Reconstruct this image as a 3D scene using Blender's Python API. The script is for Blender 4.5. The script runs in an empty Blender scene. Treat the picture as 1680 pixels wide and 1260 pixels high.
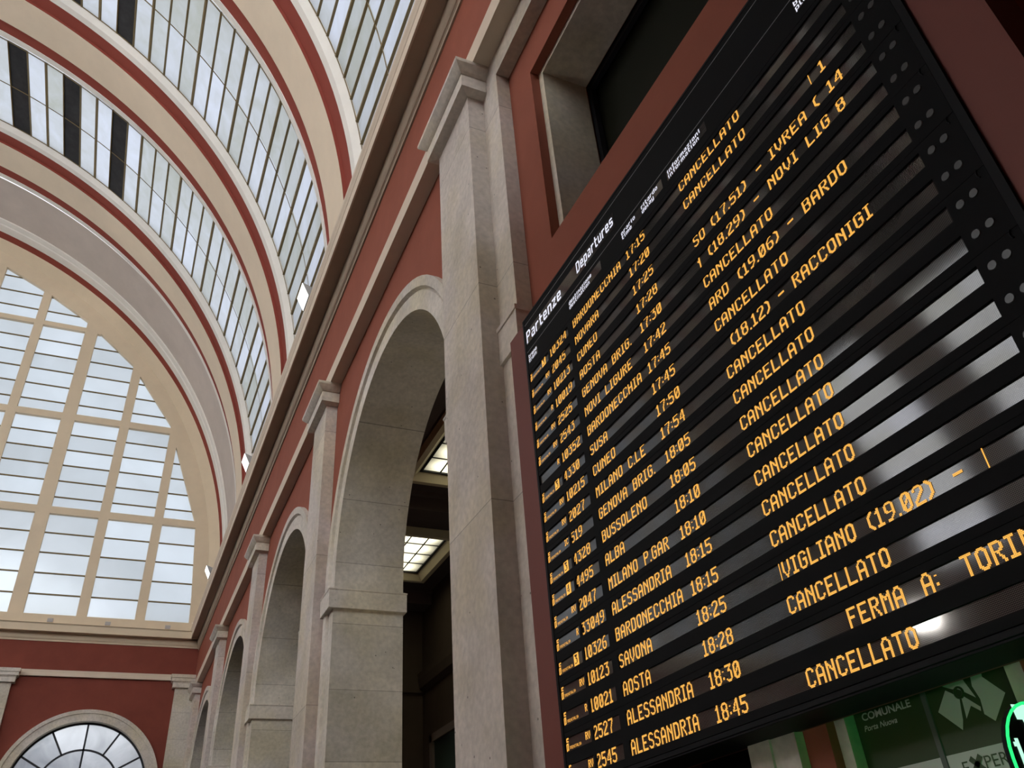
import bpy, math, random
from mathutils import Matrix, Vector
random.seed(7)
PI = math.pi
H = 1.6                       # eye height above the station floor: coordinates below are written from the eye, z + H is height above floor
scene = bpy.context.scene
COL = scene.collection

# ------------------------------------------------------------------ camera
cam_d = bpy.data.cameras.new('camera')
cam_d.sensor_width = 36.0
cam_d.lens = 36.0 * 1343.118 / 1680.0
cam_d.clip_end = 500
cam = bpy.data.objects.new('camera', cam_d)
COL.objects.link(cam)
R0 = (0.91296503, -0.40237651, -0.06773478)
R1 = (0.17291149, 0.53187283, -0.82898306)
R2 = (0.3695896, 0.74512042, 0.55515681)
cam.matrix_world = Matrix(((R0[0], -R1[0], -R2[0], 0), (R0[1], -R1[1], -R2[1], 0), (R0[2], -R1[2], -R2[2], H), (0, 0, 0, 1)))
scene.camera = cam

# ------------------------------------------------------------------ light
world = bpy.data.worlds.new('sky')
scene.world = world
world.use_nodes = True
bg = world.node_tree.nodes['Background']
bg.inputs['Color'].default_value = (0.93, 0.96, 1.0, 1)
bg.inputs['Strength'].default_value = 1.22
sun_d = bpy.data.lights.new('sun', 'SUN')
sun_d.energy = 50.0
sun_d.angle = math.radians(6)
sun_d.color = (1.0, 0.97, 0.95)
sun = bpy.data.objects.new('sun', sun_d)
COL.objects.link(sun)
sun.location = (-60, 10, 40)
sun.rotation_euler = Vector((0.88, 0.42, -0.15)).to_track_quat('-Z', 'Y').to_euler()

scene.view_settings.view_transform = 'Standard'
scene.view_settings.look = 'None'
scene.view_settings.gamma = 1.0
scene.view_settings.use_curve_mapping = False
scene.view_settings.exposure = 0.0

# ------------------------------------------------------------------ materials
def mat(name, color=(0.5, 0.5, 0.5), rough=0.6, spec=0.3, metal=0.0, noise=0.0, scale=3.0, bump=0.0):
    m = bpy.data.materials.new(name)
    m.use_nodes = True
    nt = m.node_tree
    b = nt.nodes['Principled BSDF']
    b.inputs['Base Color'].default_value = (*color, 1)
    b.inputs['Roughness'].default_value = rough
    b.inputs['Specular IOR Level'].default_value = spec
    b.inputs['Metallic'].default_value = metal
    if noise or bump:
        g = nt.nodes.new('ShaderNodeNewGeometry')
        n = nt.nodes.new('ShaderNodeTexNoise')
        n.inputs['Scale'].default_value = scale
        n.inputs['Detail'].default_value = 6
        n.inputs['Roughness'].default_value = 0.65
        nt.links.new(g.outputs['Position'], n.inputs['Vector'])
        if noise:
            r = nt.nodes.new('ShaderNodeMapRange')
            r.inputs['From Min'].default_value = 0.25
            r.inputs['From Max'].default_value = 0.75
            r.inputs['To Min'].default_value = 1 - noise
            r.inputs['To Max'].default_value = 1 + noise
            nt.links.new(n.outputs['Fac'], r.inputs['Value'])
            mx = nt.nodes.new('ShaderNodeVectorMath')
            mx.operation = 'SCALE'
            mx.inputs[0].default_value = color
            nt.links.new(r.outputs['Result'], mx.inputs['Scale'])
            nt.links.new(mx.outputs['Vector'], b.inputs['Base Color'])
        if bump:
            bp = nt.nodes.new('ShaderNodeBump')
            bp.inputs['Strength'].default_value = bump
            bp.inputs['Distance'].default_value = 0.02
            nt.links.new(n.outputs['Fac'], bp.inputs['Height'])
            nt.links.new(bp.outputs['Normal'], b.inputs['Normal'])
    return m

def emit(name, color, strength):
    m = bpy.data.materials.new(name)
    m.use_nodes = True
    b = m.node_tree.nodes['Principled BSDF']
    b.inputs['Base Color'].default_value = (0.02, 0.02, 0.02, 1)
    b.inputs['Specular IOR Level'].default_value = 0.0
    b.inputs['Emission Color'].default_value = (*color, 1)
    b.inputs['Emission Strength'].default_value = strength
    return m

def stone(name, color, course=1.15, joint=0.012, pits=0.65, tone=0.10):
    """weathered limestone: cloudy tone, warm patches, small pits, courses of blocks of slightly different tone"""
    m = bpy.data.materials.new(name)
    m.use_nodes = True
    nt = m.node_tree
    L = nt.links.new
    b = nt.nodes['Principled BSDF']
    b.inputs['Roughness'].default_value = 0.75
    b.inputs['Specular IOR Level'].default_value = 0.25
    g = nt.nodes.new('ShaderNodeNewGeometry')
    sep = nt.nodes.new('ShaderNodeSeparateXYZ')
    L(g.outputs['Position'], sep.inputs['Vector'])
    def math_(op, a, c=None):
        n = nt.nodes.new('ShaderNodeMath')
        n.operation = op
        for i, v in enumerate((a, c)):
            if v is None: continue
            if isinstance(v, (int, float)): n.inputs[i].default_value = v
            else: L(v, n.inputs[i])
        return n.outputs[0]
    def noise(scale, detail=5, vec=None):
        n = nt.nodes.new('ShaderNodeTexNoise')
        n.inputs['Scale'].default_value = scale
        n.inputs['Detail'].default_value = detail
        L(vec or g.outputs['Position'], n.inputs['Vector'])
        return n.outputs['Fac']
    zc = math_('DIVIDE', math_('ADD', sep.outputs['Z'], 0.3), course)
    fl = math_('FLOOR', zc)
    fr = math_('SUBTRACT', zc, fl)
    wn = nt.nodes.new('ShaderNodeTexWhiteNoise')
    wn.noise_dimensions = '1D'
    L(fl, wn.inputs['W'])
    tonev = math_('ADD', math_('MULTIPLY', wn.outputs['Value'], 2 * tone), 1 - tone)
    cloud = math_('ADD', math_('MULTIPLY', noise(1.3), 0.7), 0.65)
    fine = math_('ADD', math_('MULTIPLY', noise(14, 8), 0.6), 0.7)
    v = math_('MULTIPLY', math_('MULTIPLY', tonev, cloud), fine)
    jm = math_('LESS_THAN', fr, joint)
    v = math_('MULTIPLY', v, math_('SUBTRACT', 1.0, math_('MULTIPLY', jm, 0.45)))
    vo = nt.nodes.new('ShaderNodeTexVoronoi')
    vo.inputs['Scale'].default_value = 5.5
    L(g.outputs['Position'], vo.inputs['Vector'])
    pit = math_('LESS_THAN', vo.outputs['Distance'], 0.06)
    pit = math_('MULTIPLY', pit, math_('GREATER_THAN', noise(2.3), 0.47))
    v = math_('MULTIPLY', v, math_('SUBTRACT', 1.0, math_('MULTIPLY', pit, pits)))
    mixw = nt.nodes.new('ShaderNodeMix')
    mixw.data_type = 'RGBA'
    mixw.inputs['A'].default_value = (*color, 1)
    mixw.inputs['B'].default_value = (color[0] * 0.97, color[1] * 0.95, color[2] * 0.83, 1)
    mr = nt.nodes.new('ShaderNodeMapRange')
    mr.inputs['From Min'].default_value = 0.42
    mr.inputs['From Max'].default_value = 0.62
    L(noise(0.9, 3), mr.inputs['Value'])
    L(mr.outputs['Result'], mixw.inputs['Factor'])
    sc = nt.nodes.new('ShaderNodeVectorMath')
    sc.operation = 'SCALE'
    L(mixw.outputs['Result'], sc.inputs[0])
    L(v, sc.inputs['Scale'])
    L(sc.outputs['Vector'], b.inputs['Base Color'])
    bp = nt.nodes.new('ShaderNodeBump')
    bp.inputs['Strength'].default_value = 0.35
    bp.inputs['Distance'].default_value = 0.02
    L(v, bp.inputs['Height'])
    L(bp.outputs['Normal'], b.inputs['Normal'])
    return m

def pane(name, c1, c2, streak=1.2, gloss=0.06, clear=0.0):
    """frosted roof or window glass: light from outside is scattered through it; each pane has its own tone"""
    m = bpy.data.materials.new(name)
    m.use_nodes = True
    nt = m.node_tree
    L = nt.links.new
    nt.nodes.remove(nt.nodes['Principled BSDF'])
    out = nt.nodes['Material Output']
    g = nt.nodes.new('ShaderNodeNewGeometry')
    n = nt.nodes.new('ShaderNodeTexNoise')
    n.inputs['Scale'].default_value = streak
    n.inputs['Detail'].default_value = 5
    n.inputs['Distortion'].default_value = 0.8
    L(g.outputs['Position'], n.inputs['Vector'])
    ad = nt.nodes.new('ShaderNodeMath')
    ad.operation = 'MULTIPLY_ADD'
    ad.inputs[1].default_value = 0.9
    L(n.outputs['Fac'], ad.inputs[0])
    sb = nt.nodes.new('ShaderNodeMath')
    sb.operation = 'MULTIPLY_ADD'
    sb.inputs[1].default_value = 0.85
    sb.inputs[2].default_value = -0.38
    L(g.outputs['Random Per Island'], sb.inputs[0])
    L(sb.outputs[0], ad.inputs[2])
    mx = nt.nodes.new('ShaderNodeMix')
    mx.data_type = 'RGBA'
    mx.inputs['A'].default_value = (*c1, 1)
    mx.inputs['B'].default_value = (*c2, 1)
    L(ad.outputs[0], mx.inputs['Factor'])
    tr = nt.nodes.new('ShaderNodeBsdfTranslucent')
    L(mx.outputs['Result'], tr.inputs['Color'])
    gl = nt.nodes.new('ShaderNodeBsdfGlossy')
    gl.inputs['Roughness'].default_value = 0.12
    ms = nt.nodes.new('ShaderNodeMixShader')
    ms.inputs['Fac'].default_value = gloss
    L(tr.outputs[0], ms.inputs[1])
    L(gl.outputs[0], ms.inputs[2])
    L(ms.outputs[0], out.inputs['Surface'])
    return m

M = {}
M['red'] = mat('red_lime_paint', (0.285, 0.088, 0.056), 0.8, 0.15, noise=0.10, scale=1.2, bump=0.05)
M['panel_red'] = mat('shaded_red_sheet', (0.175, 0.050, 0.037), 0.6, 0.25, noise=0.05, scale=1.5)  # red darkened in colour to stand for the dimmer light at the board
M['end_shade_red'] = mat('shaded_red_lime_paint', (0.215, 0.056, 0.038), 0.8, 0.15, noise=0.10, scale=1.2, bump=0.05)  # side-wall red made darker; shade at the far end is in the colour
M['rib_red'] = mat('rib_red_paint', (0.270, 0.060, 0.042), 0.8, 0.15, noise=0.06, scale=1.0)
M['cream'] = mat('cream_paint', (0.74, 0.615, 0.465), 0.75, 0.2, noise=0.05, scale=0.8)
M['cream_frame'] = mat('cream_window_paint', (0.70, 0.575, 0.41), 0.7, 0.2, noise=0.05, scale=1.2)
M['white'] = mat('off_white_plaster', (0.80, 0.76, 0.69), 0.8, 0.2, noise=0.05, scale=1.5)
M['plaster'] = mat('grey_pink_plaster', (0.56, 0.48, 0.42), 0.85, 0.15, noise=0.08, scale=0.7)
M['cornice'] = mat('cornice_plaster', (0.66, 0.55, 0.43), 0.8, 0.15, noise=0.06, scale=1.5)
M['stone'] = stone('limestone', (0.58, 0.515, 0.46), course=2.6, joint=0.004, tone=0.05)
M['stone_block'] = stone('limestone_courses', (0.55, 0.50, 0.43), course=1.05, joint=0.010, tone=0.10)
M['stone_plain'] = stone('limestone_moulding', (0.62, 0.56, 0.49), course=30, joint=0.0, tone=0.03, pits=0.25)
M['pane'] = pane('frosted_roof_glass', (0.43, 0.445, 0.41), (0.66, 0.70, 0.80))
M['lunette_pane'] = pane('frosted_window_glass', (0.50, 0.54, 0.57), (0.70, 0.76, 0.82), streak=0.35, gloss=0.10)
M['fan_pane'] = pane('fan_window_glass', (0.22, 0.24, 0.27), (0.82, 0.84, 0.88), streak=0.9, gloss=0.12)
M['bar'] = mat('olive_brown_bar', (0.20, 0.145, 0.065), 0.6, 0.3)
M['blind'] = mat('black_roof_panel', (0.030, 0.030, 0.032), 0.7, 0.2, noise=0.4, scale=2.5)
M['iron'] = mat('black_iron', (0.012, 0.012, 0.016), 0.5, 0.4)
M['black'] = mat('black_board_paint', (0.008, 0.008, 0.0085), 0.75, 0.08)
M['frame_black'] = mat('black_board_frame', (0.007, 0.007, 0.008), 0.6, 0.10)
M['line'] = mat('grey_trim_line', (0.25, 0.25, 0.25), 0.4, 0.4)
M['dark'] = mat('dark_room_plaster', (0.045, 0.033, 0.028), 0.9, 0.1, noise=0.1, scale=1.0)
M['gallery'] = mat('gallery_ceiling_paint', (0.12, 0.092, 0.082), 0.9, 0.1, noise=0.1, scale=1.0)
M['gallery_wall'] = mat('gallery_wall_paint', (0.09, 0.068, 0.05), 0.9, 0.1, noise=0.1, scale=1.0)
M['gallery_frame'] = mat('gallery_cream_frame', (0.78, 0.68, 0.46), 0.7, 0.2, noise=0.06, scale=2)
M['dark_glass'] = mat('dark_window_glass', (0.010, 0.011, 0.006), 0.5, 0.08)
M['floor'] = mat('grey_stone_floor', (0.03, 0.028, 0.027), 0.5, 0.2, noise=0.15, scale=2)
M['grey_metal'] = mat('grey_lamp_housing', (0.32, 0.31, 0.30), 0.5, 0.4)
M['lamp'] = emit('lit_lamp_glass', (1.0, 0.99, 0.97), 2.2)
M['amber'] = emit('amber_led', (1.0, 0.49, 0.09), 1.2)
M['amber_small'] = emit('amber_led_small', (1.0, 0.48, 0.09), 1.1)
M['white_led'] = emit('white_led', (0.88, 0.88, 1.0), 1.0)
M['green_led'] = emit('green_led', (0.02, 0.85, 0.17), 1.6)
M['green_white_led'] = emit('pale_green_led', (0.50, 1.0, 0.72), 1.15)
M['disc'] = mat('clear_indicator_lens', (0.05, 0.05, 0.05), 0.3, 0.3)
M['sign_green'] = mat('dark_green_sign', (0.030, 0.060, 0.014), 0.45, 0.4)
M['sign_white'] = mat('sign_lettering_white', (0.60, 0.60, 0.56), 0.5, 0.3)
M['sign_band'] = mat('sign_white_band', (0.55, 0.55, 0.52), 0.45, 0.3)
M['seam'] = mat('sign_seam_grey', (0.10, 0.11, 0.10), 0.5, 0.3)
M['vent'] = mat('grey_plate', (0.42, 0.39, 0.38), 0.6, 0.3)

def led_glass():
    """unlit dot-matrix window: dark glossy cover over a fine grid of grey diodes"""
    m = mat('led_window_glass', (0.02, 0.02, 0.02), 0.075, 0.45)
    nt = m.node_tree
    L = nt.links.new
    b = nt.nodes['Principled BSDF']
    g = nt.nodes.new('ShaderNodeNewGeometry')
    sc = nt.nodes.new('ShaderNodeVectorMath')
    sc.operation = 'SCALE'
    sc.inputs['Scale'].default_value = 1.0 / DOT
    L(g.outputs['Position'], sc.inputs[0])
    fr = nt.nodes.new('ShaderNodeVectorMath')
    fr.operation = 'FRACTION'
    L(sc.outputs['Vector'], fr.inputs[0])
    sp = nt.nodes.new('ShaderNodeSeparateXYZ')
    L(fr.outputs['Vector'], sp.inputs[0])
    cb = nt.nodes.new('ShaderNodeCombineXYZ')
    L(sp.outputs['Y'], cb.inputs['X'])
    L(sp.outputs['Z'], cb.inputs['Y'])
    ds = nt.nodes.new('ShaderNodeVectorMath')
    ds.operation = 'DISTANCE'
    ds.inputs[1].default_value = (0.5, 0.5, 0)
    L(cb.outputs['Vector'], ds.inputs[0])
    mr = nt.nodes.new('ShaderNodeMapRange')
    mr.inputs['From Min'].default_value = 0.26
    mr.inputs['From Max'].default_value = 0.42
    mr.inputs['To Min'].default_value = 1
    mr.inputs['To Max'].default_value = 0
    L(ds.outputs['Value'], mr.inputs['Value'])
    mx = nt.nodes.new('ShaderNodeMix')
    mx.data_type = 'RGBA'
    mx.inputs['A'].default_value = (0.018, 0.017, 0.016, 1)
    mx.inputs['B'].default_value = (0.11, 0.10, 0.095, 1)
    L(mr.outputs['Result'], mx.inputs['Factor'])
    L(mx.outputs['Result'], b.inputs['Base Color'])
    return m

def panel_light():
    """lit diffuser of the gallery roof lights: lamps behind it make it brightest along the middle"""
    m = bpy.data.materials.new('lit_diffuser_glass')
    m.use_nodes = True
    nt = m.node_tree
    L = nt.links.new
    b = nt.nodes['Principled BSDF']
    b.inputs['Base Color'].default_value = (0.25, 0.27, 0.26, 1)
    tc = nt.nodes.new('ShaderNodeTexCoord')
    sp = nt.nodes.new('ShaderNodeSeparateXYZ')
    L(tc.outputs['Generated'], sp.inputs[0])
    def band(o, w):
        a = nt.nodes.new('ShaderNodeMath'); a.operation = 'SUBTRACT'; a.inputs[1].default_value = 0.5
        L(o, a.inputs[0])
        c = nt.nodes.new('ShaderNodeMath'); c.operation = 'ABSOLUTE'
        L(a.outputs[0], c.inputs[0])
        r = nt.nodes.new('ShaderNodeMapRange'); r.interpolation_type = 'SMOOTHSTEP'
        r.inputs['From Min'].default_value = w; r.inputs['From Max'].default_value = 0.5
        r.inputs['To Min'].default_value = 1; r.inputs['To Max'].default_value = 0.12
        L(c.outputs[0], r.inputs['Value'])
        return r.outputs['Result']
    bx = band(sp.outputs['X'], 0.22)
    sn = nt.nodes.new('ShaderNodeMath'); sn.operation = 'MULTIPLY'; sn.inputs[1].default_value = 8 * PI
    L(sp.outputs['Y'], sn.inputs[0])
    co = nt.nodes.new('ShaderNodeMath'); co.operation = 'COSINE'
    L(sn.outputs[0], co.inputs[0])
    mr = nt.nodes.new('ShaderNodeMapRange')
    mr.inputs['From Min'].default_value = -1; mr.inputs['From Max'].default_value = 1
    mr.inputs['To Min'].default_value = 1.0; mr.inputs['To Max'].default_value = 0.55
    L(co.outputs[0], mr.inputs['Value'])
    mu = nt.nodes.new('ShaderNodeMath'); mu.operation = 'MULTIPLY'
    L(bx, mu.inputs[0]); L(mr.outputs['Result'], mu.inputs[1])
    m2 = nt.nodes.new('ShaderNodeMath'); m2.operation = 'MULTIPLY'; m2.inputs[1].default_value = 2.8
    L(mu.outputs[0], m2.inputs[0])
    L(m2.outputs[0], b.inputs['Emission Strength'])
    b.inputs['Emission Color'].default_value = (1.0, 0.93, 0.66, 1)
    return m

# ------------------------------------------------------------------ mesh helpers
class MB:
    def __init__(s):
        s.v = []; s.f = []; s.smooth = set()
    def quad(s, a, b, c, d):
        n = len(s.v); s.v += [a, b, c, d]; s.f.append((n, n + 1, n + 2, n + 3))
    def poly(s, pts):
        n = len(s.v); s.v += pts; s.f.append(tuple(range(n, n + len(pts))))
    def box(s, x0, x1, y0, y1, z0, z1, bev=0.0):
        if bev:
            return s.loft([(x0 + bev, x1 - bev, y0 + bev, y1 - bev, z0), (x0, x1, y0, y1, z0 + bev), (x0, x1, y0, y1, z1 - bev), (x0 + bev, x1 - bev, y0 + bev, y1 - bev, z1)])
        n = len(s.v)
        s.v += [(x0, y0, z0), (x1, y0, z0), (x1, y1, z0), (x0, y1, z0), (x0, y0, z1), (x1, y0, z1), (x1, y1, z1), (x0, y1, z1)]
        for f in ((0, 3, 2, 1), (4, 5, 6, 7), (0, 1, 5, 4), (1, 2, 6, 5), (2, 3, 7, 6), (3, 0, 4, 7)):
            s.f.append(tuple(n + i for i in f))
    def loft(s, secs):
        """stack of horizontal rectangles (x0, x1, y0, y1, z)"""
        n = len(s.v)
        for (x0, x1, y0, y1, z) in secs:
            s.v += [(x0, y0, z), (x1, y0, z), (x1, y1, z), (x0, y1, z)]
        k = len(secs)
        s.f.append((n + 3, n + 2, n + 1, n))
        s.f.append(tuple(n + 4 * (k - 1) + i for i in range(4)))
        for j in range(k - 1):
            for i in range(4):
                a = n + 4 * j + i; b = n + 4 * j + (i + 1) % 4
                s.f.append((a, b, b + 4, a + 4))
    def prism(s, prof, axis, t0, t1):
        """closed profile extruded along an axis; profile is (x,z) for axis y, (y,z) for axis x, (x,y) for axis z"""
        def P(p, t):
            return (p[0], t, p[1]) if axis == 'y' else (t, p[0], p[1]) if axis == 'x' else (p[0], p[1], t)
        n = len(s.v); k = len(prof)
        s.v += [P(p, t0) for p in prof] + [P(p, t1) for p in prof]
        s.f.append(tuple(range(n, n + k)))
        s.f.append(tuple(range(n + 2 * k - 1, n + k - 1, -1)))
        for i in range(k):
            j = (i + 1) % k
            s.f.append((n + i, n + k + i, n + k + j, n + j))
    def strip(s, A, B, smooth=True):
        """quads between two point lists"""
        n = len(s.v); k = len(A)
        s.v += A + B
        for i in range(k - 1):
            if smooth: s.smooth.add(len(s.f))
            s.f.append((n + i, n + i + 1, n + k + i + 1, n + k + i))
    def tube(s, pts, r, seg=8, closed=False):
        rings = []
        P = [Vector(p) for p in pts]
        m = len(P)
        for i, p in enumerate(P):
            d = (P[(i + 1) % m] - P[i - 1]) if closed else (P[min(i + 1, m - 1)] - P[max(i - 1, 0)])
            d.normalize()
            u = d.cross(Vector((0.1, 1, 0.03))).normalized()
            w = d.cross(u)
            rings.append([tuple(p + r * (math.cos(2 * PI * k / seg) * u + math.sin(2 * PI * k / seg) * w)) for k in range(seg)])
        n = len(s.v)
        for q in rings: s.v += q
        for i in range(m if closed else m - 1):
            a = n + i * seg; b = n + ((i + 1) % m) * seg
            for k in range(seg):
                s.smooth.add(len(s.f))
                s.f.append((a + k, a + (k + 1) % seg, b + (k + 1) % seg, b + k))
        if not closed:
            s.f.append(tuple(n + k for k in range(seg)))
            s.f.append(tuple(n + (m - 1) * seg + k for k in range(seg)))

def world_of(o):
    v = Vector(o.location)
    while o.parent:
        o = o.parent; v += Vector(o.location)
    return v

def obj(name, mb, material, parent=None, origin=None):
    """one mesh object; points are given from the eye, the object's own origin sits at its parent's base or at origin"""
    base = world_of(parent) if parent else (Vector(origin) + Vector((0, 0, H)) if origin else Vector((0, 0, 0)))
    me = bpy.data.meshes.new(name)
    me.from_pydata([(x - base.x, y - base.y, z + H - base.z) for x, y, z in mb.v], [], mb.f)
    if mb.smooth:
        for i in mb.smooth: me.polygons[i].use_smooth = True
    me.materials.append(material)
    me.update()
    o = bpy.data.objects.new(name, me)
    COL.objects.link(o)
    if parent: o.parent = parent
    else: o.location = base
    return o

def tag(o, label=None, cat=None, group=None, kind=None):
    if label: o['label'] = label
    if cat: o['category'] = cat
    if group: o['group'] = group
    if kind: o['kind'] = kind
    return o

def thing(name, loc, label, cat, group=None, kind=None):
    o = bpy.data.objects.new(name, None)
    COL.objects.link(o)
    o.location = (loc[0], loc[1], loc[2] + H)
    o.empty_display_size = 0.1
    return tag(o, label, cat, group, kind)

def struct(name, mb, material, label, cat):
    return tag(obj(name, mb, material), label, cat, None, 'structure')

def copy_tree(o, parent=None, shift=(0, 0, 0)):
    c = o.copy(); COL.objects.link(c)
    if parent: c.parent = parent
    else: c.location = Vector(o.location) + Vector(shift)
    for ch in list(o.children): copy_tree(ch, c)
    return c

FL = -H
# ------------------------------------------------------------------ main dimensions (from the eye)
XP = 2.778            # face of the pilasters
XW = 3.0              # red wall of the arched bays
XC = 3.176            # red wall of the recessed bay with the board
XF = 2.785            # frieze above the string course
YB = -4.5             # wall behind the viewer
YE = 38.87            # end wall
PIL = [6.77, 14.65, 22.55, 30.45]
ARCH = [10.42, 18.5, 26.5, 34.4]
HW = 0.5515           # half width of a pilaster
ZCAP = 9.53           # top of the capitals, underside of the string course
VX, VZ = -15.99, 13.93     # axis of the barrel vault
S = 0.9277
RG, RC, RM, RB = 20.95 * S, 20.62 * S, 20.735 * S, 20.75 * S
RIBS = [32.62, 24.21, 15.79, 7.37]

# ------------------------------------------------------------------ setting: floor and enclosing walls
b = MB(); b.box(-36, 14, YB - 0.6, 44, FL - 0.3, FL)
struct('floor', b, M['floor'], 'grey stone floor of the station hall', 'floor')
b = MB(); b.box(-36, -35.1, YB, YE, FL, 15.4)
struct('wall_left', b, M['red'], 'far red wall facing the departures board across the hall', 'wall')
b = MB()
b.box(-36, 14, YB - 0.6, YB, FL, 15.4)
RBK = 17.6
N = 64
arc0 = [(VX + RBK * math.cos(PI * i / N), YB - 0.3, 15.4 + RBK * math.sin(PI * i / N)) for i in range(N + 1)]
arc1 = [(VX + 21.5 * math.cos(PI * i / N), YB - 0.3, 15.4 + 21.5 * math.sin(PI * i / N)) for i in range(N + 1)]
b.strip(arc0, arc1, smooth=False)
struct('wall_back', b, M['red'], 'red wall of the hall behind the viewer', 'wall')

w = tag(bpy.data.objects.new('window_10', None), 'added half-round glass window lighting the hall from behind the viewer', 'window', None, 'structure')  # unseen window, added to throw light on faces turned towards the viewer
COL.objects.link(w); w.location = (VX, YB, 15.4 + H)
b = MB(); g_ = MB()
for i in range(-7, 8):
    x0, x1 = VX + i * 2.35 - 1.175, VX + i * 2.35 + 1.175
    h = math.sqrt(max(0.1, RBK ** 2 - (i * 2.35) ** 2))
    for j in range(7):
        if j * 2.7 < h: g_.quad((x0, YB - 0.28, 15.4 + j * 2.7), (x1, YB - 0.28, 15.4 + j * 2.7), (x1, YB - 0.28, 15.4 + (j + 1) * 2.7), (x0, YB - 0.28, 15.4 + (j + 1) * 2.7))
    if abs(i) < 7: b.box(x1 - 0.2, x1 + 0.2, YB - 0.26, YB - 0.02, 15.4, 15.4 + h - 0.3)
for z in (5.4, 10.8): b.box(VX - math.sqrt(RBK ** 2 - z * z), VX + math.sqrt(RBK ** 2 - z * z), YB - 0.25, YB - 0.05, 15.25 + z, 15.55 + z)
obj('mullions', b, M['cream_frame'], w)
obj('panes', g_, M['lunette_pane'], w)

b = MB(); b.box(-36, 3.17, YB, 3.4, 9.0, 9.4)  # unseen slab, added to keep the back window's light off the board
struct('shade_slab', b, M['plaster'], 'added plaster slab shading the board, overhead behind the viewer', 'ceiling')

# right wall: arched bays
ARI, ARE, AZ, AIMP = 2.85, 3.34, 5.22, 4.98
def arch_pts(yc, r, x, n=40, zc=AZ, z0=FL):
    return [(x, yc - r, z0)] + [(x, yc - r * math.cos(PI * i / n), zc + r * math.sin(PI * i / n)) for i in range(n + 1)] + [(x, yc + r, z0)]
b = MB()
edges = [PIL[0]] + [(ARCH[i] + ARCH[i + 1]) / 2 for i in range(3)] + [YE]
for i, yc in enumerate(ARCH):
    y0, y1 = edges[i], edges[i + 1]
    ap = arch_pts(yc, ARI, XW)
    b.quad((XW, y0, FL), (XW, yc - ARI, FL), (XW, yc - ARI, 9.6), (XW, y0, 9.6))
    b.quad((XW, yc + ARI, FL), (XW, y1, FL), (XW, y1, 9.6), (XW, yc + ARI, 9.6))
    arcp = ap[1:-1]
    b.strip(arcp, [(XW, p[1], 9.6) for p in arcp], smooth=False)
    # inner side of the wall towards the gallery
    b.quad((4.12, y0, FL), (4.12, yc - ARI, FL), (4.12, yc - ARI, 9.6), (4.12, y0, 9.6))
    b.quad((4.12, yc + ARI, FL), (4.12, y1, FL), (4.12, y1, 9.6), (4.12, yc + ARI, 9.6))
    b.strip([(4.12, p[1], p[2]) for p in arcp], [(4.12, p[1], 9.6) for p in arcp], smooth=False)
# frieze block above the string course
b.box(XF, 4.12, YB, YE, 9.60, 12.2)
# recessed bay with the board: wall with a window opening
OY0, OY1, OZ0, OZ1 = 0.478, 5.232, 5.80, 8.517
DY0, DY1, DZ = -1.2, 0.90, 9.0
b.box(XC, 4.3, OY1, 6.3, OZ0, 9.6)
b.box(XC, 4.3, DY1, OY0, OZ0, 9.6)
b.box(XC, 4.3, OY0, OY1, OZ1, 9.6)
b.box(XC, 4.3, 3.20, 3.39, 1.5, OZ0)
b.box(XC, 4.3, 3.39, 6.3, 1.5, OZ0)
b.box(XC, 4.3, DY1, 3.20, 1.5, OZ0)
b.box(XC, 4.3, 3.26, 3.46, FL, 1.5)
b.box(XC, 4.3, DY1, 2.16, FL, 1.5)
b.box(XC, 4.3, 3.46, 3.50, FL, 1.5)
b.box(XC, 4.3, 5.3, 6.3, FL, 1.5)
b.box(XC, 4.3, DY0, DY1, DZ, 9.6)
b.box(XC, 4.3, YB, DY0, FL, 9.6)
struct('wall_right', b, M['red'], 'red arcaded side wall of the hall carrying pilasters and the cornice', 'wall')
b = MB(); b.box(3.36, 4.12, YB, YE, 12.2, 15.35)
struct('trim_27', b, M['white'], 'plain white band between the side cornice and the glass vault', 'wall band')
b = MB(); b.box(-36, -35.36, YB, YE, 12.2, 15.35)
struct('trim_1', b, M['white'], 'plain white band above the far wall under the glass vault', 'wall band')

# dark rooms behind the recessed bay
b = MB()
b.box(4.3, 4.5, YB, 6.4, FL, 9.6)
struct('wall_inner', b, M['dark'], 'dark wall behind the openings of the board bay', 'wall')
b = MB(); b.box(3.9, 3.95, 3.50, 5.3, FL, 1.5)
b.box(3.9, 3.95, 3.46, 3.5, FL, 1.5)
tag(obj('door_3', b, M['dark_glass']), 'dark glass entrance left of the green shop sign', 'door', None, 'structure')

# stone surround of the board bay
b = MB()
b.box(XW, XC + 0.05, 5.784, 6.3, FL, 9.12)
b.box(XW, XC + 0.05, -1.0, 6.3, 9.12, 9.56)
b.box(XW, XC + 0.05, -1.4, -0.35, FL, 9.12)
b.box(XW - 0.035, XC + 0.02, 5.76, 6.25, 4.83, 5.24)
b.box(XW - 0.05, XC + 0.02, 5.745, 6.25, 5.24, 5.29)
struct('trim_2', b, M['stone'], 'stone strip and band framing the recessed bay of the departures board', 'stone frame')

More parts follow.
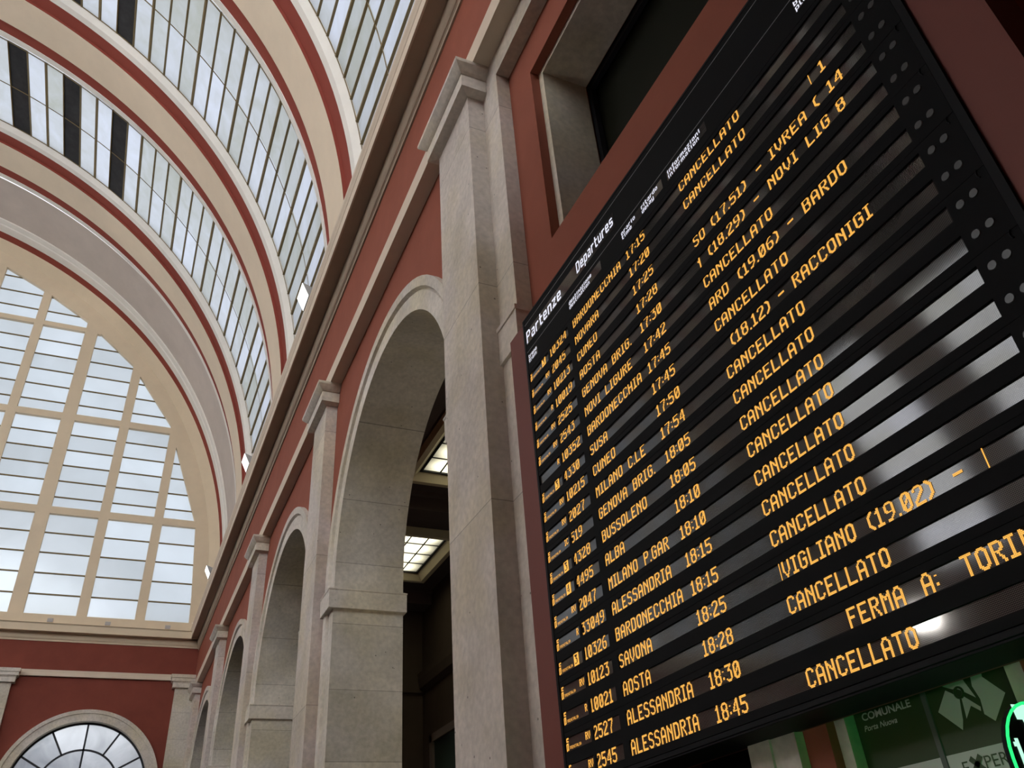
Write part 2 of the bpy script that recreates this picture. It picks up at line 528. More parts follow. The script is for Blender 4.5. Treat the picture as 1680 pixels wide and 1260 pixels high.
# window above the board
w = thing('window_1', (3.29, 2.855, OZ0), 'dark rectangular window recessed in stone above the departures board', 'window', None, 'structure')
b = MB()
FY0, FY1, FZ1 = 0.577, 5.133, 8.441
b.box(3.285, 3.87, FY1, OY1 - 0.002, OZ0 + 0.002, OZ1 - 0.002)
b.box(3.285, 3.87, OY0 + 0.002, FY0, OZ0 + 0.002, OZ1 - 0.002)
b.box(3.285, 3.87, FY0, FY1, FZ1, OZ1 - 0.002)
b.box(3.285, 3.87, FY0, FY1, OZ0 + 0.002, OZ0 + 0.06)
obj('stone_reveal', b, M['stone_plain'], w)
b = MB()
b.box(3.90, 3.96, FY0 - 0.05, FY1 + 0.05, OZ0 + 0.06, OZ0 + 0.16)
for y in (FY0 + 0.02, FY1 - 0.05):
    b.box(3.90, 3.97, y, y + 0.06, OZ0 + 0.1, FZ1)
b.box(3.90, 3.96, FY0, FY1, FZ1 - 0.07, FZ1 + 0.05)
obj('window_frame', b, M['iron'], w)
b = MB(); b.box(3.985, 4.0, FY0 - 0.05, FY1 + 0.05, OZ0 + 0.05, FZ1 + 0.05)
obj('glass', b, M['dark_glass'], w)

# ------------------------------------------------------------------ arches of the side wall: stone lining, archivolt, imposts
def arch(i, yc):
    t = thing('trim_%d' % (3 + i), (XW, yc, FL), ['tall stone arch beside the largest pilaster, gallery lights shining through it',
              'second stone arch from the board, between two slender pilasters', 'third stone arch along the red wall',
              'farthest stone arch beside the end wall corner'][i], 'arch', None, 'structure')
    b = MB()
    fa, ba = arch_pts(yc, ARI, 2.95), arch_pts(yc, ARI, 4.15)
    b.strip(fa, ba)
    obj('intrados', b, M['stone_block'], t)
    b = MB()
    r1 = 3.13
    b.strip(arch_pts(yc, ARI, 2.95), arch_pts(yc, r1, 2.95))
    b.strip(arch_pts(yc, r1, 2.95), arch_pts(yc, r1 + 0.03, 2.975))
    b.strip(arch_pts(yc, r1 + 0.03, 2.975), arch_pts(yc, r1 + 0.06, 2.91))
    b.strip(arch_pts(yc, r1 + 0.06, 2.91), arch_pts(yc, ARE, 2.90))
    b.strip(arch_pts(yc, ARE, 2.90), arch_pts(yc, ARE, 3.0))
    obj('archivolt', b, M['stone_plain'], t)
    for sgn in (-1, 1):
        b = MB()
        ya, yb = yc + sgn * (ARI - (0.06 if sgn > 0 else 0.02)), yc + sgn * (ARE + 0.10)
        y0, y1 = min(ya, yb), max(ya, yb)
        b.loft([(2.86, 4.2, y0, y1, 4.65), (2.855, 4.2, y0, y1, 4.945), (2.845, 4.21, y0 - 0.01, y1 + 0.01, 4.96), (2.845, 4.21, y0 - 0.01, y1 + 0.01, AIMP)])
        obj('impost', b, M['stone_plain'], t)
for i, yc in enumerate(ARCH): arch(i, yc)

# ------------------------------------------------------------------ pilasters with capitals
def capital_secs(hw, cy, face, back):
    out = []
    for t_, z in ((0.02, 9.10), (0.13, 9.13), (0.13, 9.34), (0.11, 9.345), (0.11, 9.36), (0.135, 9.365), (0.165, 9.39), (0.20, 9.43), (0.235, 9.475), (0.24, 9.50), (0.24, ZCAP)):
        out.append((face - t_, back, cy - hw - t_, cy + hw + t_, z))
    return out
names = ['large stone pilaster beside the left edge of the departures board', 'stone pilaster between the first and second arch',
         'stone pilaster between the second and third arch', 'stone pilaster between the third arch and the end wall corner']
def pilaster(k, cy, label, hw=HW):
    t = thing('trim_%d' % k, (XP, cy, FL), label, 'pilaster', None, 'structure')
    b = MB()
    b.box(XP, 3.1, cy - hw, cy + hw, FL + 0.5, 9.12, 0.012)
    obj('shaft', b, M['stone'], t)
    b = MB(); b.loft([(XP - 0.12, 3.1, cy - hw - 0.12, cy + hw + 0.12, FL), (XP - 0.12, 3.1, cy - hw - 0.12, cy + hw + 0.12, FL + 0.42), (XP - 0.03, 3.1, cy - hw - 0.03, cy + hw + 0.03, FL + 0.55)])
    obj('base', b, M['stone_plain'], t)
    b = MB(); b.loft(capital_secs(hw, cy, XP, 3.15))
    obj('capital', b, M['stone_plain'], t)
for i, cy in enumerate(PIL): pilaster(7 + i, cy, names[i])
# corner pilaster of the side wall
pilaster(11, 38.1, 'stone corner pilaster where the side wall meets the end wall')

# string course along the side wall
b = MB()
prof = [(2.775, ZCAP), (3.12, ZCAP), (3.12, 9.875), (2.80, 9.875), (2.772, 9.86)]
b.prism(prof, 'y', YB, YE)
struct('trim_12', b, M['cornice'], 'narrow stone string course running along the red wall above the capitals', 'string course')

# main cornice along the side wall
def cornice_profile(f, k, sgn=1):
    # f wall face, k projection; values step out from the wall
    P = [(0.0, 11.29), (0.03, 11.29), (0.035, 11.345), (0.05, 11.36)]
    for i in range(7):
        a = i / 6
        P.append((0.05 + 0.075 * math.sin(a * PI / 2) , 11.37 + 0.29 * (1 - math.cos(a * PI / 2))))
    P += [(0.115, 11.67), (k - 0.035, 11.67), (k - 0.03, 11.65), (k, 11.65), (k, 11.93), (k + 0.012, 11.95), (k + 0.025, 12.01), (k + 0.05, 12.09), (k + 0.055, 12.17), (-0.6, 12.26), (-0.6, 11.29)]
    return [(f - sgn * p[0], p[1]) for p in P]
t = thing('trim_13', (XF, 17.0, 11.3), 'long moulded cornice under the glass vault along the side wall', 'cornice', None, 'structure')
full_p = cornice_profile(XF, 0.424)
k_ = next(i for i, p in enumerate(full_p) if abs(p[1] - 11.65) < 0.004)
b = MB(); b.prism(full_p[:k_] + [(XF - 0.39, 11.70), (XF + 0.5, 11.70), (XF + 0.5, 11.29)], 'y', YB, YE)
obj('bed_moulding', b, mat('shaded_cornice_plaster', (0.40, 0.315, 0.235), 0.8, 0.15, noise=0.06, scale=1.5), t)  # underside shade of the cornice is put into this darker colour
b = MB(); b.prism([(XF - 0.39, 11.70)] + full_p[k_:-2] + [(XF + 0.5, 12.24), (XF + 0.5, 11.70)], 'y', YB, YE)
obj('fascia', b, M['cornice'], t)

# ------------------------------------------------------------------ end wall
b = MB()
FX, FZ, FRI, FRE, FR1 = -1.018, 5.72, 2.52, 2.95, 1.487
def fan_pts(r, y, n=48, z0=FL):
    return [(FX + r, y, z0)] + [(FX + r * math.cos(PI * i / n), y, FZ + r * math.sin(PI * i / n)) for i in range(n + 1)] + [(FX - r, y, z0)]
b.quad((FX + FRI, YE, FL), (4.2, YE, FL), (4.2, YE, 11.95), (FX + FRI, YE, 11.95))
b.quad((-36, YE, FL), (FX - FRI, YE, FL), (FX - FRI, YE, 11.95), (-36, YE, 11.95))
ap = fan_pts(FRI, YE)[1:-1]
b.strip(ap, [(p[0], YE, 11.95) for p in ap], smooth=False)
b.box(-36, 4.2, YE + 0.5, YE + 0.9, 9.5, 11.95)
struct('wall_end', b, M['end_shade_red'], 'red end wall, shade put in its colour, under the big half-round window', 'wall')
b = MB()
prof = [(YE - 0.12, 9.93), (YE + 0.1, 9.93), (YE + 0.1, 10.19), (YE - 0.06, 10.19), (YE - 0.05, 10.08), (YE - 0.10, 10.06)]
b.prism(prof, 'x', -36, 3.0)
struct('trim_14', b, M['cornice'], 'narrow string course across the red end wall', 'string course')
b = MB()
P = cornice_profile(YE, 0.424)
P = [(p[0], min(p[1] + (0.06 if p[1] < 11.6 else 0.0), 11.97)) for p in P]
b.prism(P, 'x', -36, XF)
b.box(-36, 3.3, YE, YE + 0.9, 11.9, 12.46)
struct('trim_15', b, M['cream_frame'], 'cream sill cornice under the half-round end window', 'cornice')
# end wall pilasters
def end_pilaster(k, x0, x1, label):
    t = thing('trim_%d' % k, ((x0 + x1) / 2, YE, FL), label, 'pilaster', None, 'structure')
    b = MB(); b.box(x0, x1, YE - 0.22, YE + 0.05, FL, 9.62, 0.012)
    obj('shaft', b, M['stone_block'], t)
    b = MB()
    for (q0, q1, d, z0, z1) in ((x0 - 0.12, x1 + 0.12, 0.34, 9.60, 9.80), (x0 - 0.14, x1 + 0.14, 0.37, 9.80, 9.84), (x0 - 0.2, x1 + 0.2, 0.42, 9.84, 9.98), (x0 - 0.23, x1 + 0.23, 0.45, 9.98, 10.12)):
        b.box(q0, q1, YE - d, YE + 0.05, z0, z1)
    obj('capital', b, M['stone_plain'], t)
end_pilaster(16, 2.03, 2.84, 'stone pilaster on the end wall right of the fan window')
end_pilaster(17, -5.02, -4.10, 'stone pilaster on the end wall left of the fan window')

# fan window in the end wall
w = thing('window_2', (FX, YE, FL), 'arched fan window with black spokes in the red end wall', 'window', None, 'structure')
b = MB()
y0 = YE - 0.10
b.strip(fan_pts(FRI, y0), fan_pts(2.80, y0))
b.strip(fan_pts(2.80, y0), fan_pts(2.81, y0 - 0.04))
b.strip(fan_pts(2.81, y0 - 0.04), fan_pts(FRE, y0 - 0.05))
b.strip(fan_pts(FRE, y0 - 0.05), fan_pts(FRE, YE))
b.strip(fan_pts(FRI, y0), fan_pts(FRI, YE + 0.5))
obj('stone_surround', b, M['stone_plain'], w)
b = MB()
yg = YE + 0.28
def bar_xz(b, p, q, wd, y0, y1):
    d = Vector((q[0] - p[0], q[1] - p[1])); d.normalize(); n = Vector((-d.y, d.x)) * wd / 2
    b.prism([(p[0] + n.x, p[1] + n.y), (p[0] - n.x, p[1] - n.y), (q[0] - n.x, q[1] - n.y), (q[0] + n.x, q[1] + n.y)], 'y', y0, y1)
ring = lambda r0, r1: [fan_pts(r0, yg - 0.05), fan_pts(r1, yg - 0.05)]
for (r0, r1) in ((FRI - 0.075, FRI + 0.02), (FR1 - 0.035, FR1 + 0.035)):
    z0 = FL if r0 > 2 else FZ
    b.strip(fan_pts(r0, yg - 0.05, z0=z0), fan_pts(r1, yg - 0.05, z0=z0))
    b.strip(fan_pts(r0, yg - 0.05, z0=z0), fan_pts(r0, yg, z0=z0))
for k in range(1, 6):
    a = PI * k / 6
    r0 = 0.0 if k == 3 else FR1
    bar_xz(b, (FX + r0 * math.cos(a), FZ + r0 * math.sin(a)), (FX + FRI * math.cos(a), FZ + FRI * math.sin(a)), 0.07, yg - 0.05, yg)
b.box(FX - FRI, FX + FRI, yg - 0.06, yg, FZ - 0.06, FZ + 0.06)
for x in (-1.6, -0.8, 0, 0.8, 1.6):
    b.box(FX + x - 0.03, FX + x + 0.03, yg - 0.05, yg, FL, FZ)
for z in (0.9, 2.6, 4.2):
    b.box(FX - FRI, FX + FRI, yg - 0.05, yg, z - 0.03, z + 0.03)
obj('glazing_bars', b, M['iron'], w)
b = MB()
for k in range(6):
    a0, a1 = PI * k / 6, PI * (k + 1) / 6
    A = [(FX + FRI * math.cos(a0 + (a1 - a0) * i / 8), yg, FZ + FRI * math.sin(a0 + (a1 - a0) * i / 8)) for i in range(9)]
    B = [(FX + FR1 * math.cos(a0 + (a1 - a0) * i / 8), yg, FZ + FR1 * math.sin(a0 + (a1 - a0) * i / 8)) for i in range(9)]
    b.strip(A, B, smooth=False)
for k in range(2):
    a0, a1 = PI * k / 2, PI * (k + 1) / 2
    b.poly([(FX, yg, FZ)] + [(FX + FR1 * math.cos(a0 + (a1 - a0) * i / 16), yg, FZ + FR1 * math.sin(a0 + (a1 - a0) * i / 16)) for i in range(17)])
xs = [-FRI, -1.6, -0.8, 0, 0.8, 1.6, FRI]
zs = [FL, 0.9, 2.6, 4.2, FZ]
for i in range(6):
    for j in range(4):
        b.quad((FX + xs[i], yg, zs[j]), (FX + xs[i + 1], yg, zs[j]), (FX + xs[i + 1], yg, zs[j + 1]), (FX + xs[i], yg, zs[j + 1]))
obj('panes', b, M['fan_pane'], w)

# ------------------------------------------------------------------ lunette: half-round window of the end wall
w = thing('window_3', (VX, 39.3, 12.3), 'huge half-round window with cream mullions at the end of the vault', 'window', None, 'structure')
YL = 39.316
right = [(2.22, 12.60), (2.16, 13.9), (1.846, 17.40), (-0.10, 22.70), (-2.45, 25.94), (-4.98, 28.15), (-7.39, 29.67), (-9.38, 30.70), (-12.0, 31.6), (-14.6, 32.0)]
poly = right + [(2 * VX - x, z) for x, z in reversed(right)]
RBV = 20.2 * S
def on_circle(x, z, r):
    a = math.atan2(max(z - VZ, -1.2), x - VX)
    return (VX + r * math.cos(a), VZ + r * math.sin(a))
fine = []
for i in range(len(poly) - 1):
    (xa, za), (xb, zb) = poly[i], poly[i + 1]
    for j in range(6):
        fine.append((xa + (xb - xa) * j / 6, za + (zb - za) * j / 6))
fine.append(poly[-1])
b = MB()
inner = [(x, YL, z) for x, z in fine]
outer = [(on_circle(x, z, RBV)[0], YL, on_circle(x, z, RBV)[1]) for x, z in fine]
b.strip(inner, outer, smooth=False)
b.strip(inner, [(x, YL + 0.22, z) for x, z in fine], smooth=False)
b.strip(outer, [(on_circle(x, z, 20.672 * S)[0], YE, on_circle(x, z, 20.672 * S)[1]) for x, z in fine])
b.strip([(on_circle(x, z, 20.672 * S)[0], YE, on_circle(x, z, 20.672 * S)[1]) for x, z in fine], [(on_circle(x, z, 19.9)[0], YE, on_circle(x, z, 19.9)[1]) for x, z in fine], smooth=False)
b.box(-36, 3.4, YL, YL + 0.3, 12.4, 12.62)
obj('window_frame', b, M['cream_frame'], w)
zhead = lambda x: next((za + (zb - za) * (x - xa) / (xb - xa) for (xa, za), (xb, zb) in zip(poly[1:-1], poly[2:-1]) if min(xa, xb) <= x <= max(xa, xb) and xa != xb), 13.5)
mull = [(0.15, 0.41), (-2.19, 0.42), (-4.72, 0.58), (-7.17, 0.40), (-9.57, 0.45), (-12.0, 0.42), (-14.5, 0.45)]
mull = mull + [(2 * VX - x, wd) for x, wd in mull]
for x, wd in mull:
    b = MB()
    hi = max(zhead(x - wd / 2), zhead(x + wd / 2)) + 0.15
    b.box(x - wd / 2, x + wd / 2, YL + 0.006, YL + 0.22, 12.6, hi)
    obj('mullion', b, M['cream_frame'], w)
for (z0, z1) in ((17.24, 17.58), (22.18, 22.52), (27.48, 27.74)):
    b = MB()
    # width of the opening at this height
    zm = (z0 + z1) / 2
    xr = next(xa + (xb - xa) * (zm - za) / (zb - za) for (xa, za), (xb, zb) in zip(right, right[1:]) if za <= zm <= zb)
    b.box(2 * VX - xr - 0.10, xr + 0.10, YL + 0.012, YL + 0.22, z0, z1)
    obj('transom', b, M['cream_frame'], w)
xs = sorted([m_[0] for m_ in mull] + [2.3, 2 * VX - 2.3])
zrow = [12.6]
def rows(z0, z1, n): return [z0 + (z1 - z0) * i / n for i in range(1, n + 1)]
zrow += rows(12.6, 17.3, 5) + rows(17.3, 22.25, 6) + rows(22.25, 27.55, 6) + rows(27.55, 32.1, 5)
b = MB(); g_ = MB()
for i in range(len(xs) - 1):
    x0, x1 = xs[i], xs[i + 1]
    for j in range(len(zrow) - 1):
        z0, z1 = zrow[j], zrow[j + 1]
        if min(zhead(x0), zhead(x1)) < z0 - 1.5 and max(zhead(x0), zhead(x1)) < z0: continue
        g_.quad((x0, YL + 0.2, z0), (x1, YL + 0.2, z0), (x1, YL + 0.2, z1), (x0, YL + 0.2, z1))
        if z0 > 12.7:
            xa, xb = max(x0, 2 * VX - 2.2), min(x1, 2.2)
            b.box(xa, xb, YL + 0.15, YL + 0.21, z0 - 0.028, z0 + 0.028)
obj('glazing_bars', b, M['bar'], w)
obj('panes', g_, M['lunette_pane'], w)

# small plates on the sill of the lunette
for k, (x, lab) in enumerate(((-3.30, 'leftmost'), (-1.08, 'middle'), (1.34, 'rightmost'))):
    b = MB(); b.box(x - 0.11, x + 0.11, YE - 0.03, YE + 0.02, 12.15, 12.31, 0.01)
    # stands on the sill ledge
    o = obj('sill_lamp', b, M['vent'], None, (x, YE, 12.15))
    tag(o, 'small square grey lamp on the cream sill under the lunette, %s of three' % lab, 'lamp', 'small square lamps on the lunette sill')

# ------------------------------------------------------------------ barrel vault: ribs and glazing
def arc_pts(r, y, a0=0.0, a1=180.0, n=120):
    return [(VX + r * math.cos(math.radians(a0 + (a1 - a0) * i / n)), y, VZ + r * math.sin(math.radians(a0 + (a1 - a0) * i / n))) for i in range(n + 1)]
def full(r, y):
    p = arc_pts(r, y)
    return [(p[0][0], y, 12.27)] + p + [(p[-1][0], y, 12.27)]
def rib(k, y, label, far_glass=True):
    t = thing('trim_%d' % k, (VX, y, 12.2), label, 'vault rib', None, 'structure')
    def part(name, m, prof):
        b = MB()
        for (r0, d0), (r1, d1) in zip(prof, prof[1:]):
            b.strip(full(r0, y + d0), full(r1, y + d1))
        obj(name, b, m, t)
    h = 0.775
    part('soffit', M['cream'], [(RC + 0.004, -h - 0.0), (RC, -h + 0.05), (RC, h - 0.05), (RC + 0.004, h)])
    for s_ in (-1, 1):
        part('red_band', M['rib_red'], [(RC + 0.004, s_ * h), (RM, s_ * (h + 0.01)), (RM, s_ * 1.375)])
        part('white_moulding', M['white'], [(RM, s_ * 1.375), (RB - 0.035, s_ * 1.38), (RB - 0.02, s_ * 1.64), (RG + 0.02, s_ * 1.885), (RG + 0.25, s_ * 1.885)])
    part('roof_back', M['dark'], [(RG + 0.25, -1.885), (RG + 0.35, 0), (RG + 0.25, 1.885)])
labs = ['cream vault rib next to the half-round end window', 'second cream vault rib from the end window', 'third cream vault rib from the end window, ending above the tall arch',
        'cream vault rib over the departures board', 'rearmost cream vault rib behind the viewer']
for i, y in enumerate(RIBS): rib(18 + i, y, labs[i])

# plain plaster bay between the last rib and the end wall
t = thing('trim_23', (VX, 36.5, 12.2), 'plain grey-pink plaster vault band around the end window', 'vault band', None, 'structure')
def band(name, m, prof):
    b = MB()
    for (r0, y0), (r1, y1) in zip(prof, prof[1:]):
        b.strip(full(r0, y0), full(r1, y1))
    obj(name, b, m, t)
band('plaster_band', M['plaster'], [(RB + 0.10, RIBS[0] + 1.87), (RB + 0.10, 37.45)])
band('white_moulding', M['white'], [(RB + 0.10, 37.45), (RB + 0.03, 37.46), (RB + 0.02, 37.80), (RB - 0.02, 37.85), (RB - 0.02, 38.38)])
band('dark_band', M['rib_red'], [(RB - 0.02, 38.38), (RB + 0.015, 38.39), (20.672 * S + 0.004, 38.862)])

STEP = 2.49
TH0 = 19.03 - 5 * STEP
NB = int((180 - 2 * TH0) / STEP + 0.5)
STEP = (180 - 2 * TH0) / NB if abs((180 - 2 * TH0) / NB - 2.49) < 0.03 else STEP
def cyl(r, th, y):
    a = math.radians(th)
    return (VX + r * math.cos(a), y, VZ + r * math.sin(a))
bays = [(RIBS[i + 1] + 1.88, RIBS[i] - 1.88) for i in range(3)]
bay_lab = ['vault glazing with black strips nearest the end window', 'vault glazing between the second and third rib', 'vault glazing above the tall arch and large pilaster',
           'vault glazing over the departures board', 'vault glazing behind the viewer']
for bi, (y0, y1) in enumerate(bays):
    w = thing('window_%d' % (4 + bi), (VX, (y0 + y1) / 2, VZ), bay_lab[bi], 'skylight', None, 'structure')
    pn = MB(); br = MB(); dk = []
    ym = (y0 + y1) / 2
    th = 4.0
    angs = [TH0 + k * 2.49 for k in range(-1, 80)]
    angs = [a for a in angs if 3.0 < a < 177.0]
    lo, hi = 3.0, 177.0
    edges_ = [lo] + angs + [hi]
    for j in range(len(edges_) - 1):
        a0, a1 = edges_[j], edges_[j + 1]
        k = round((a0 - 19.03) / 2.49)
        dark = ((k % 3 == 1) and 49.5 < a0 < 77) or 78 < a0 < 136  # crown and left side: unseen panels added to dim the board's reflections
        if dark:
            d = MB(); d.quad(cyl(RG - 0.02, a0, y0), cyl(RG - 0.02, a1, y0), cyl(RG - 0.02, a1, y1), cyl(RG - 0.02, a0, y1))
            dk.append(d)
        for (ya, yb) in ((y0, ym), (ym, y1)):
            pn.quad(cyl(RG, a0, ya), cyl(RG, a1, ya), cyl(RG, a1, yb), cyl(RG, a0, yb))
    for a in angs:
        k = round((a - 19.03) / 2.49)
        wd = 0.046 if k % 3 == 0 else 0.020
        da = math.degrees(wd / RG)
        r0, r1 = RG - 0.07, RG
        br.strip([cyl(r1, a - da, y0), cyl(r1, a - da, y1)], [cyl(r0, a - da * 0.8, y0), cyl(r0, a - da * 0.8, y1)], smooth=False)
        br.strip([cyl(r0, a - da * 0.8, y0), cyl(r0, a - da * 0.8, y1)], [cyl(r0, a + da * 0.8, y0), cyl(r0, a + da * 0.8, y1)], smooth=False)
        br.strip([cyl(r0, a + da * 0.8, y0), cyl(r0, a + da * 0.8, y1)], [cyl(r1, a + da, y0), cyl(r1, a + da, y1)], smooth=False)
    for (yy, wd) in ((ym, 0.03), (y0 + 0.02, 0.03), (y1 - 0.02, 0.03)):
        A = [cyl(RG - 0.05, lo + (hi - lo) * i / 140, yy - wd) for i in range(141)]
        B = [cyl(RG - 0.05, lo + (hi - lo) * i / 140, yy + wd) for i in range(141)]
        br.strip(A, B)
    obj('panes', pn, M['pane'], w)
    obj('glazing_bars', br, M['bar'], w)
    for d in dk: obj('black_panel', d, M['blind'], w)

t = thing('trim_26', (VX, 1.0, 12.2), 'unseen plaster vault over the board end, closed to shade it', 'vault band', None, 'structure')  # out of view, left unglazed to darken the board bay
band('plaster_band', M['plaster'], [(RB + 0.10, YB - 0.2), (RB + 0.10, RIBS[3] - 1.80)])
# ------------------------------------------------------------------ gallery behind the arches
ZG = 11.55
b = MB()
b.box(4.12, 14, 6.4, 44, ZG + 0.5, ZG + 0.8)
for y in (6.8, 14.6, 22.45, 30.6):
    b.box(4.12, 10.6, y - 0.45, y + 0.45, ZG - 0.55, ZG + 0.5)
    b.box(4.12, 10.6, y - 0.60, y + 0.60, ZG - 0.12, ZG + 0.02)
b.box(4.12, 14, 6.4, 44, ZG, ZG + 0.5)
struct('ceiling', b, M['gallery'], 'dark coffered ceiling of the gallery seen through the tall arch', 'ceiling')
b = MB()
b.box(10.6, 11.2, 6.4, 31.3, FL, ZG)
b.box(4.12, 11.2, 6.3, 6.7, FL, ZG + 0.6)
b.box(7.6, 11.2, 31.3, 31.8, FL, ZG)
b.box(4.12, 14, 43.5, 44, FL, ZG)
b.box(11.1, 14, 31.8, 44, FL, ZG)
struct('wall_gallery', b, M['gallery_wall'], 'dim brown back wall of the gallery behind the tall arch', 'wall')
b = MB()
b.prism([(10.42, 8.0), (10.6, 7.86), (10.6, 8.55), (10.36, 8.55), (10.36, 8.32)], 'y', 6.7, 31.3)
b.box(7.5, 10.6, 31.15, 31.3, 7.86, 8.5)
struct('trim_24', b, M['gallery_wall'], 'dim moulded band along the back wall of the gallery', 'moulding')
d = thing('door_1', (10.55, 28.6, FL), 'dark green doorway with stone frame deep in the gallery', 'door', None, 'structure')
b = MB()
b.box(10.44, 10.6, 29.85, 30.12, FL, 6.12)
b.box(10.44, 10.6, 27.0, 27.27, FL, 6.12)
b.box(10.44, 10.6, 27.0, 30.12, 5.85, 6.12)
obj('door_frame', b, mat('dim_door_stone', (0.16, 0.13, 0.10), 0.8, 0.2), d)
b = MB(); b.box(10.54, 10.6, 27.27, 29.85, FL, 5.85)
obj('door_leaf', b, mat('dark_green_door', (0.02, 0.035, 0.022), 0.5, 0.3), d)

M['panel'] = panel_light()
def ceiling_light(yfar, label):
    X0, X1, L_ = 6.52, 9.77, 4.2
    Y0, Y1 = yfar - L_, yfar
    t = thing('ceiling_light', ((X0 + X1) / 2, (Y0 + Y1) / 2, ZG - 0.3), label, 'ceiling light', 'framed ceiling lights of the gallery')
    f = 0.38
    b = MB()
    zo, zi = ZG - 0.30, ZG - 0.06
    O = [(X0, Y0), (X1, Y0), (X1, Y1), (X0, Y1)]
    O2 = [(X0 + 0.16, Y0 + 0.16), (X1 - 0.16, Y0 + 0.16), (X1 - 0.16, Y1 - 0.16), (X0 + 0.16, Y1 - 0.16)]
    I = [(X0 + f, Y0 + f), (X1 - f, Y0 + f), (X1 - f, Y1 - f), (X0 + f, Y1 - f)]
    for k in range(4):
        j = (k + 1) % 4
        b.quad((*O[k], ZG), (*O[j], ZG), (*O[j], zo), (*O[k], zo))
        b.quad((*O[k], zo), (*O[j], zo), (*O2[j], zo), (*O2[k], zo))
        b.quad((*O2[k], zo), (*O2[j], zo), (*I[j], zi), (*I[k], zi))
    obj('surround', b, M['gallery_frame'], t)
    b = MB()
    g = 0.07
    for (x0, x1, ya, yb) in ((X0 + f, X0 + f + g, Y0 + f, Y1 - f), (X1 - f - g, X1 - f, Y0 + f, Y1 - f), (X0 + f, X1 - f, Y0 + f, Y0 + f + g), (X0 + f, X1 - f, Y1 - f - g, Y1 - f)):
        b.box(x0, x1, ya, yb, ZG - 0.09, ZG + 0.0)
    for k in (1, 2, 3):
        x = X0 + f + (X1 - X0 - 2 * f) * k / 4
        b.box(x - 0.022, x + 0.022, Y0 + f, Y1 - f, ZG - 0.06, ZG)
        y = Y0 + f + (Y1 - Y0 - 2 * f) * k / 4
        b.box(X0 + f, X1 - f, y - 0.022, y + 0.022, ZG - 0.06, ZG)
    obj('glazing_bars', b, M['iron'], t)
    b = MB(); b.box(X0 + f, X1 - f, Y0 + f, Y1 - f, ZG - 0.04, ZG - 0.02)
    obj('diffuser', b, M['panel'], t)
ceiling_light(20.87, 'lit framed ceiling light in the gallery, the upper one through the tall arch')
ceiling_light(28.64, 'lit framed ceiling light in the gallery, the lower brighter one through the tall arch')

# ------------------------------------------------------------------ floodlights standing on the cornice edge
def floodlight(y, label, s=1.0):
    t = thing('floodlight', (2.45, y, 12.17), label, 'floodlight', 'floodlights on the cornice above the pilasters')
    L_ = 0.62 * s
    A, Bq = (2.172, 12.782), (2.336, 12.445)          # lit face, aimed down into the hall
    C, D = (2.448, 12.676), (2.40, 12.42)
    b = MB()
    b.prism([A, C, D, Bq], 'y', y, y + L_)
    obj('housing', b, M['grey_metal'], t)
    b = MB()
    e = 0.006
    nx, nz = -0.90 * e, -0.44 * e
    b.quad((A[0] + nx, y + 0.012, A[1] + nz), (Bq[0] + nx, y + 0.012, Bq[1] + nz), (Bq[0] + nx, y + L_ - 0.012, Bq[1] + nz), (A[0] + nx, y + L_ - 0.012, A[1] + nz))
    obj('lit_face', b, M['lamp'], t)
    b = MB()
    for yy in (y + 0.12, y + L_ - 0.12):
        b.tube([(2.46, yy, 12.20), (2.47, yy, 12.36), (2.42, yy, 12.52)], 0.018, 6)
    b.box(2.40, 2.54, y + 0.05, y + L_ - 0.05, 12.17, 12.21)
    obj('bracket', b, M['grey_metal'], t)
floodlight(14.8, 'nearest and largest of the white floodlights on the cornice, above the second pilaster')
floodlight(23.2, 'middle white floodlight on the cornice, above the third pilaster')
floodlight(32.6, 'farthest and smallest white floodlight on the cornice, by the end window')

# ------------------------------------------------------------------ dot-matrix lettering
GL = {}
def gl(ch, w, *lines): GL[ch] = (w, lines)
gl('A', 6, [(0, 0), (0, 9.5), (2, 12), (4, 12), (6, 9.5), (6, 0)], [(0, 5), (6, 5)])
gl('B', 6, [(0, 0), (0, 12), (4.5, 12), (6, 10.5), (6, 8), (4.5, 6.5), (0, 6.5)], [(4.5, 6.5), (6, 5), (6, 1.5), (4.5, 0), (0, 0)])
gl('C', 6, [(6, 10), (6, 10.5), (4.5, 12), (1.5, 12), (0, 10.5), (0, 1.5), (1.5, 0), (4.5, 0), (6, 1.5), (6, 2)])
gl('D', 6, [(0, 0), (0, 12), (4, 12), (6, 10), (6, 2), (4, 0), (0, 0)])
gl('E', 6, [(6, 12), (0, 12), (0, 0), (6, 0)], [(0, 6), (4.5, 6)])
gl('F', 6, [(6, 12), (0, 12), (0, 0)], [(0, 6), (4.5, 6)])
gl('G', 6, [(6, 10), (6, 10.5), (4.5, 12), (1.5, 12), (0, 10.5), (0, 1.5), (1.5, 0), (4.5, 0), (6, 1.5), (6, 6), (3.5, 6)])
gl('H', 6, [(0, 0), (0, 12)], [(6, 0), (6, 12)], [(0, 6), (6, 6)])
gl('I', 4, [(0, 12), (4, 12)], [(2, 12), (2, 0)], [(0, 0), (4, 0)])
gl('L', 6, [(0, 12), (0, 0), (6, 0)])
gl('M', 6, [(0, 0), (0, 12), (3, 8), (6, 12), (6, 0)])
gl('N', 6, [(0, 0), (0, 12), (6, 4)], [(6, 0), (6, 12)])
gl('O', 6, [(0, 2), (0, 10), (2, 12), (4, 12), (6, 10), (6, 2), (4, 0), (2, 0), (0, 2)])
gl('P', 6, [(0, 0), (0, 12), (4.5, 12), (6, 10.5), (6, 7.5), (4.5, 6), (0, 6)])
gl('R', 6, [(0, 0), (0, 12), (4.5, 12), (6, 10.5), (6, 8), (4.5, 6.5), (0, 6.5)], [(2.5, 6.5), (6, 0)])
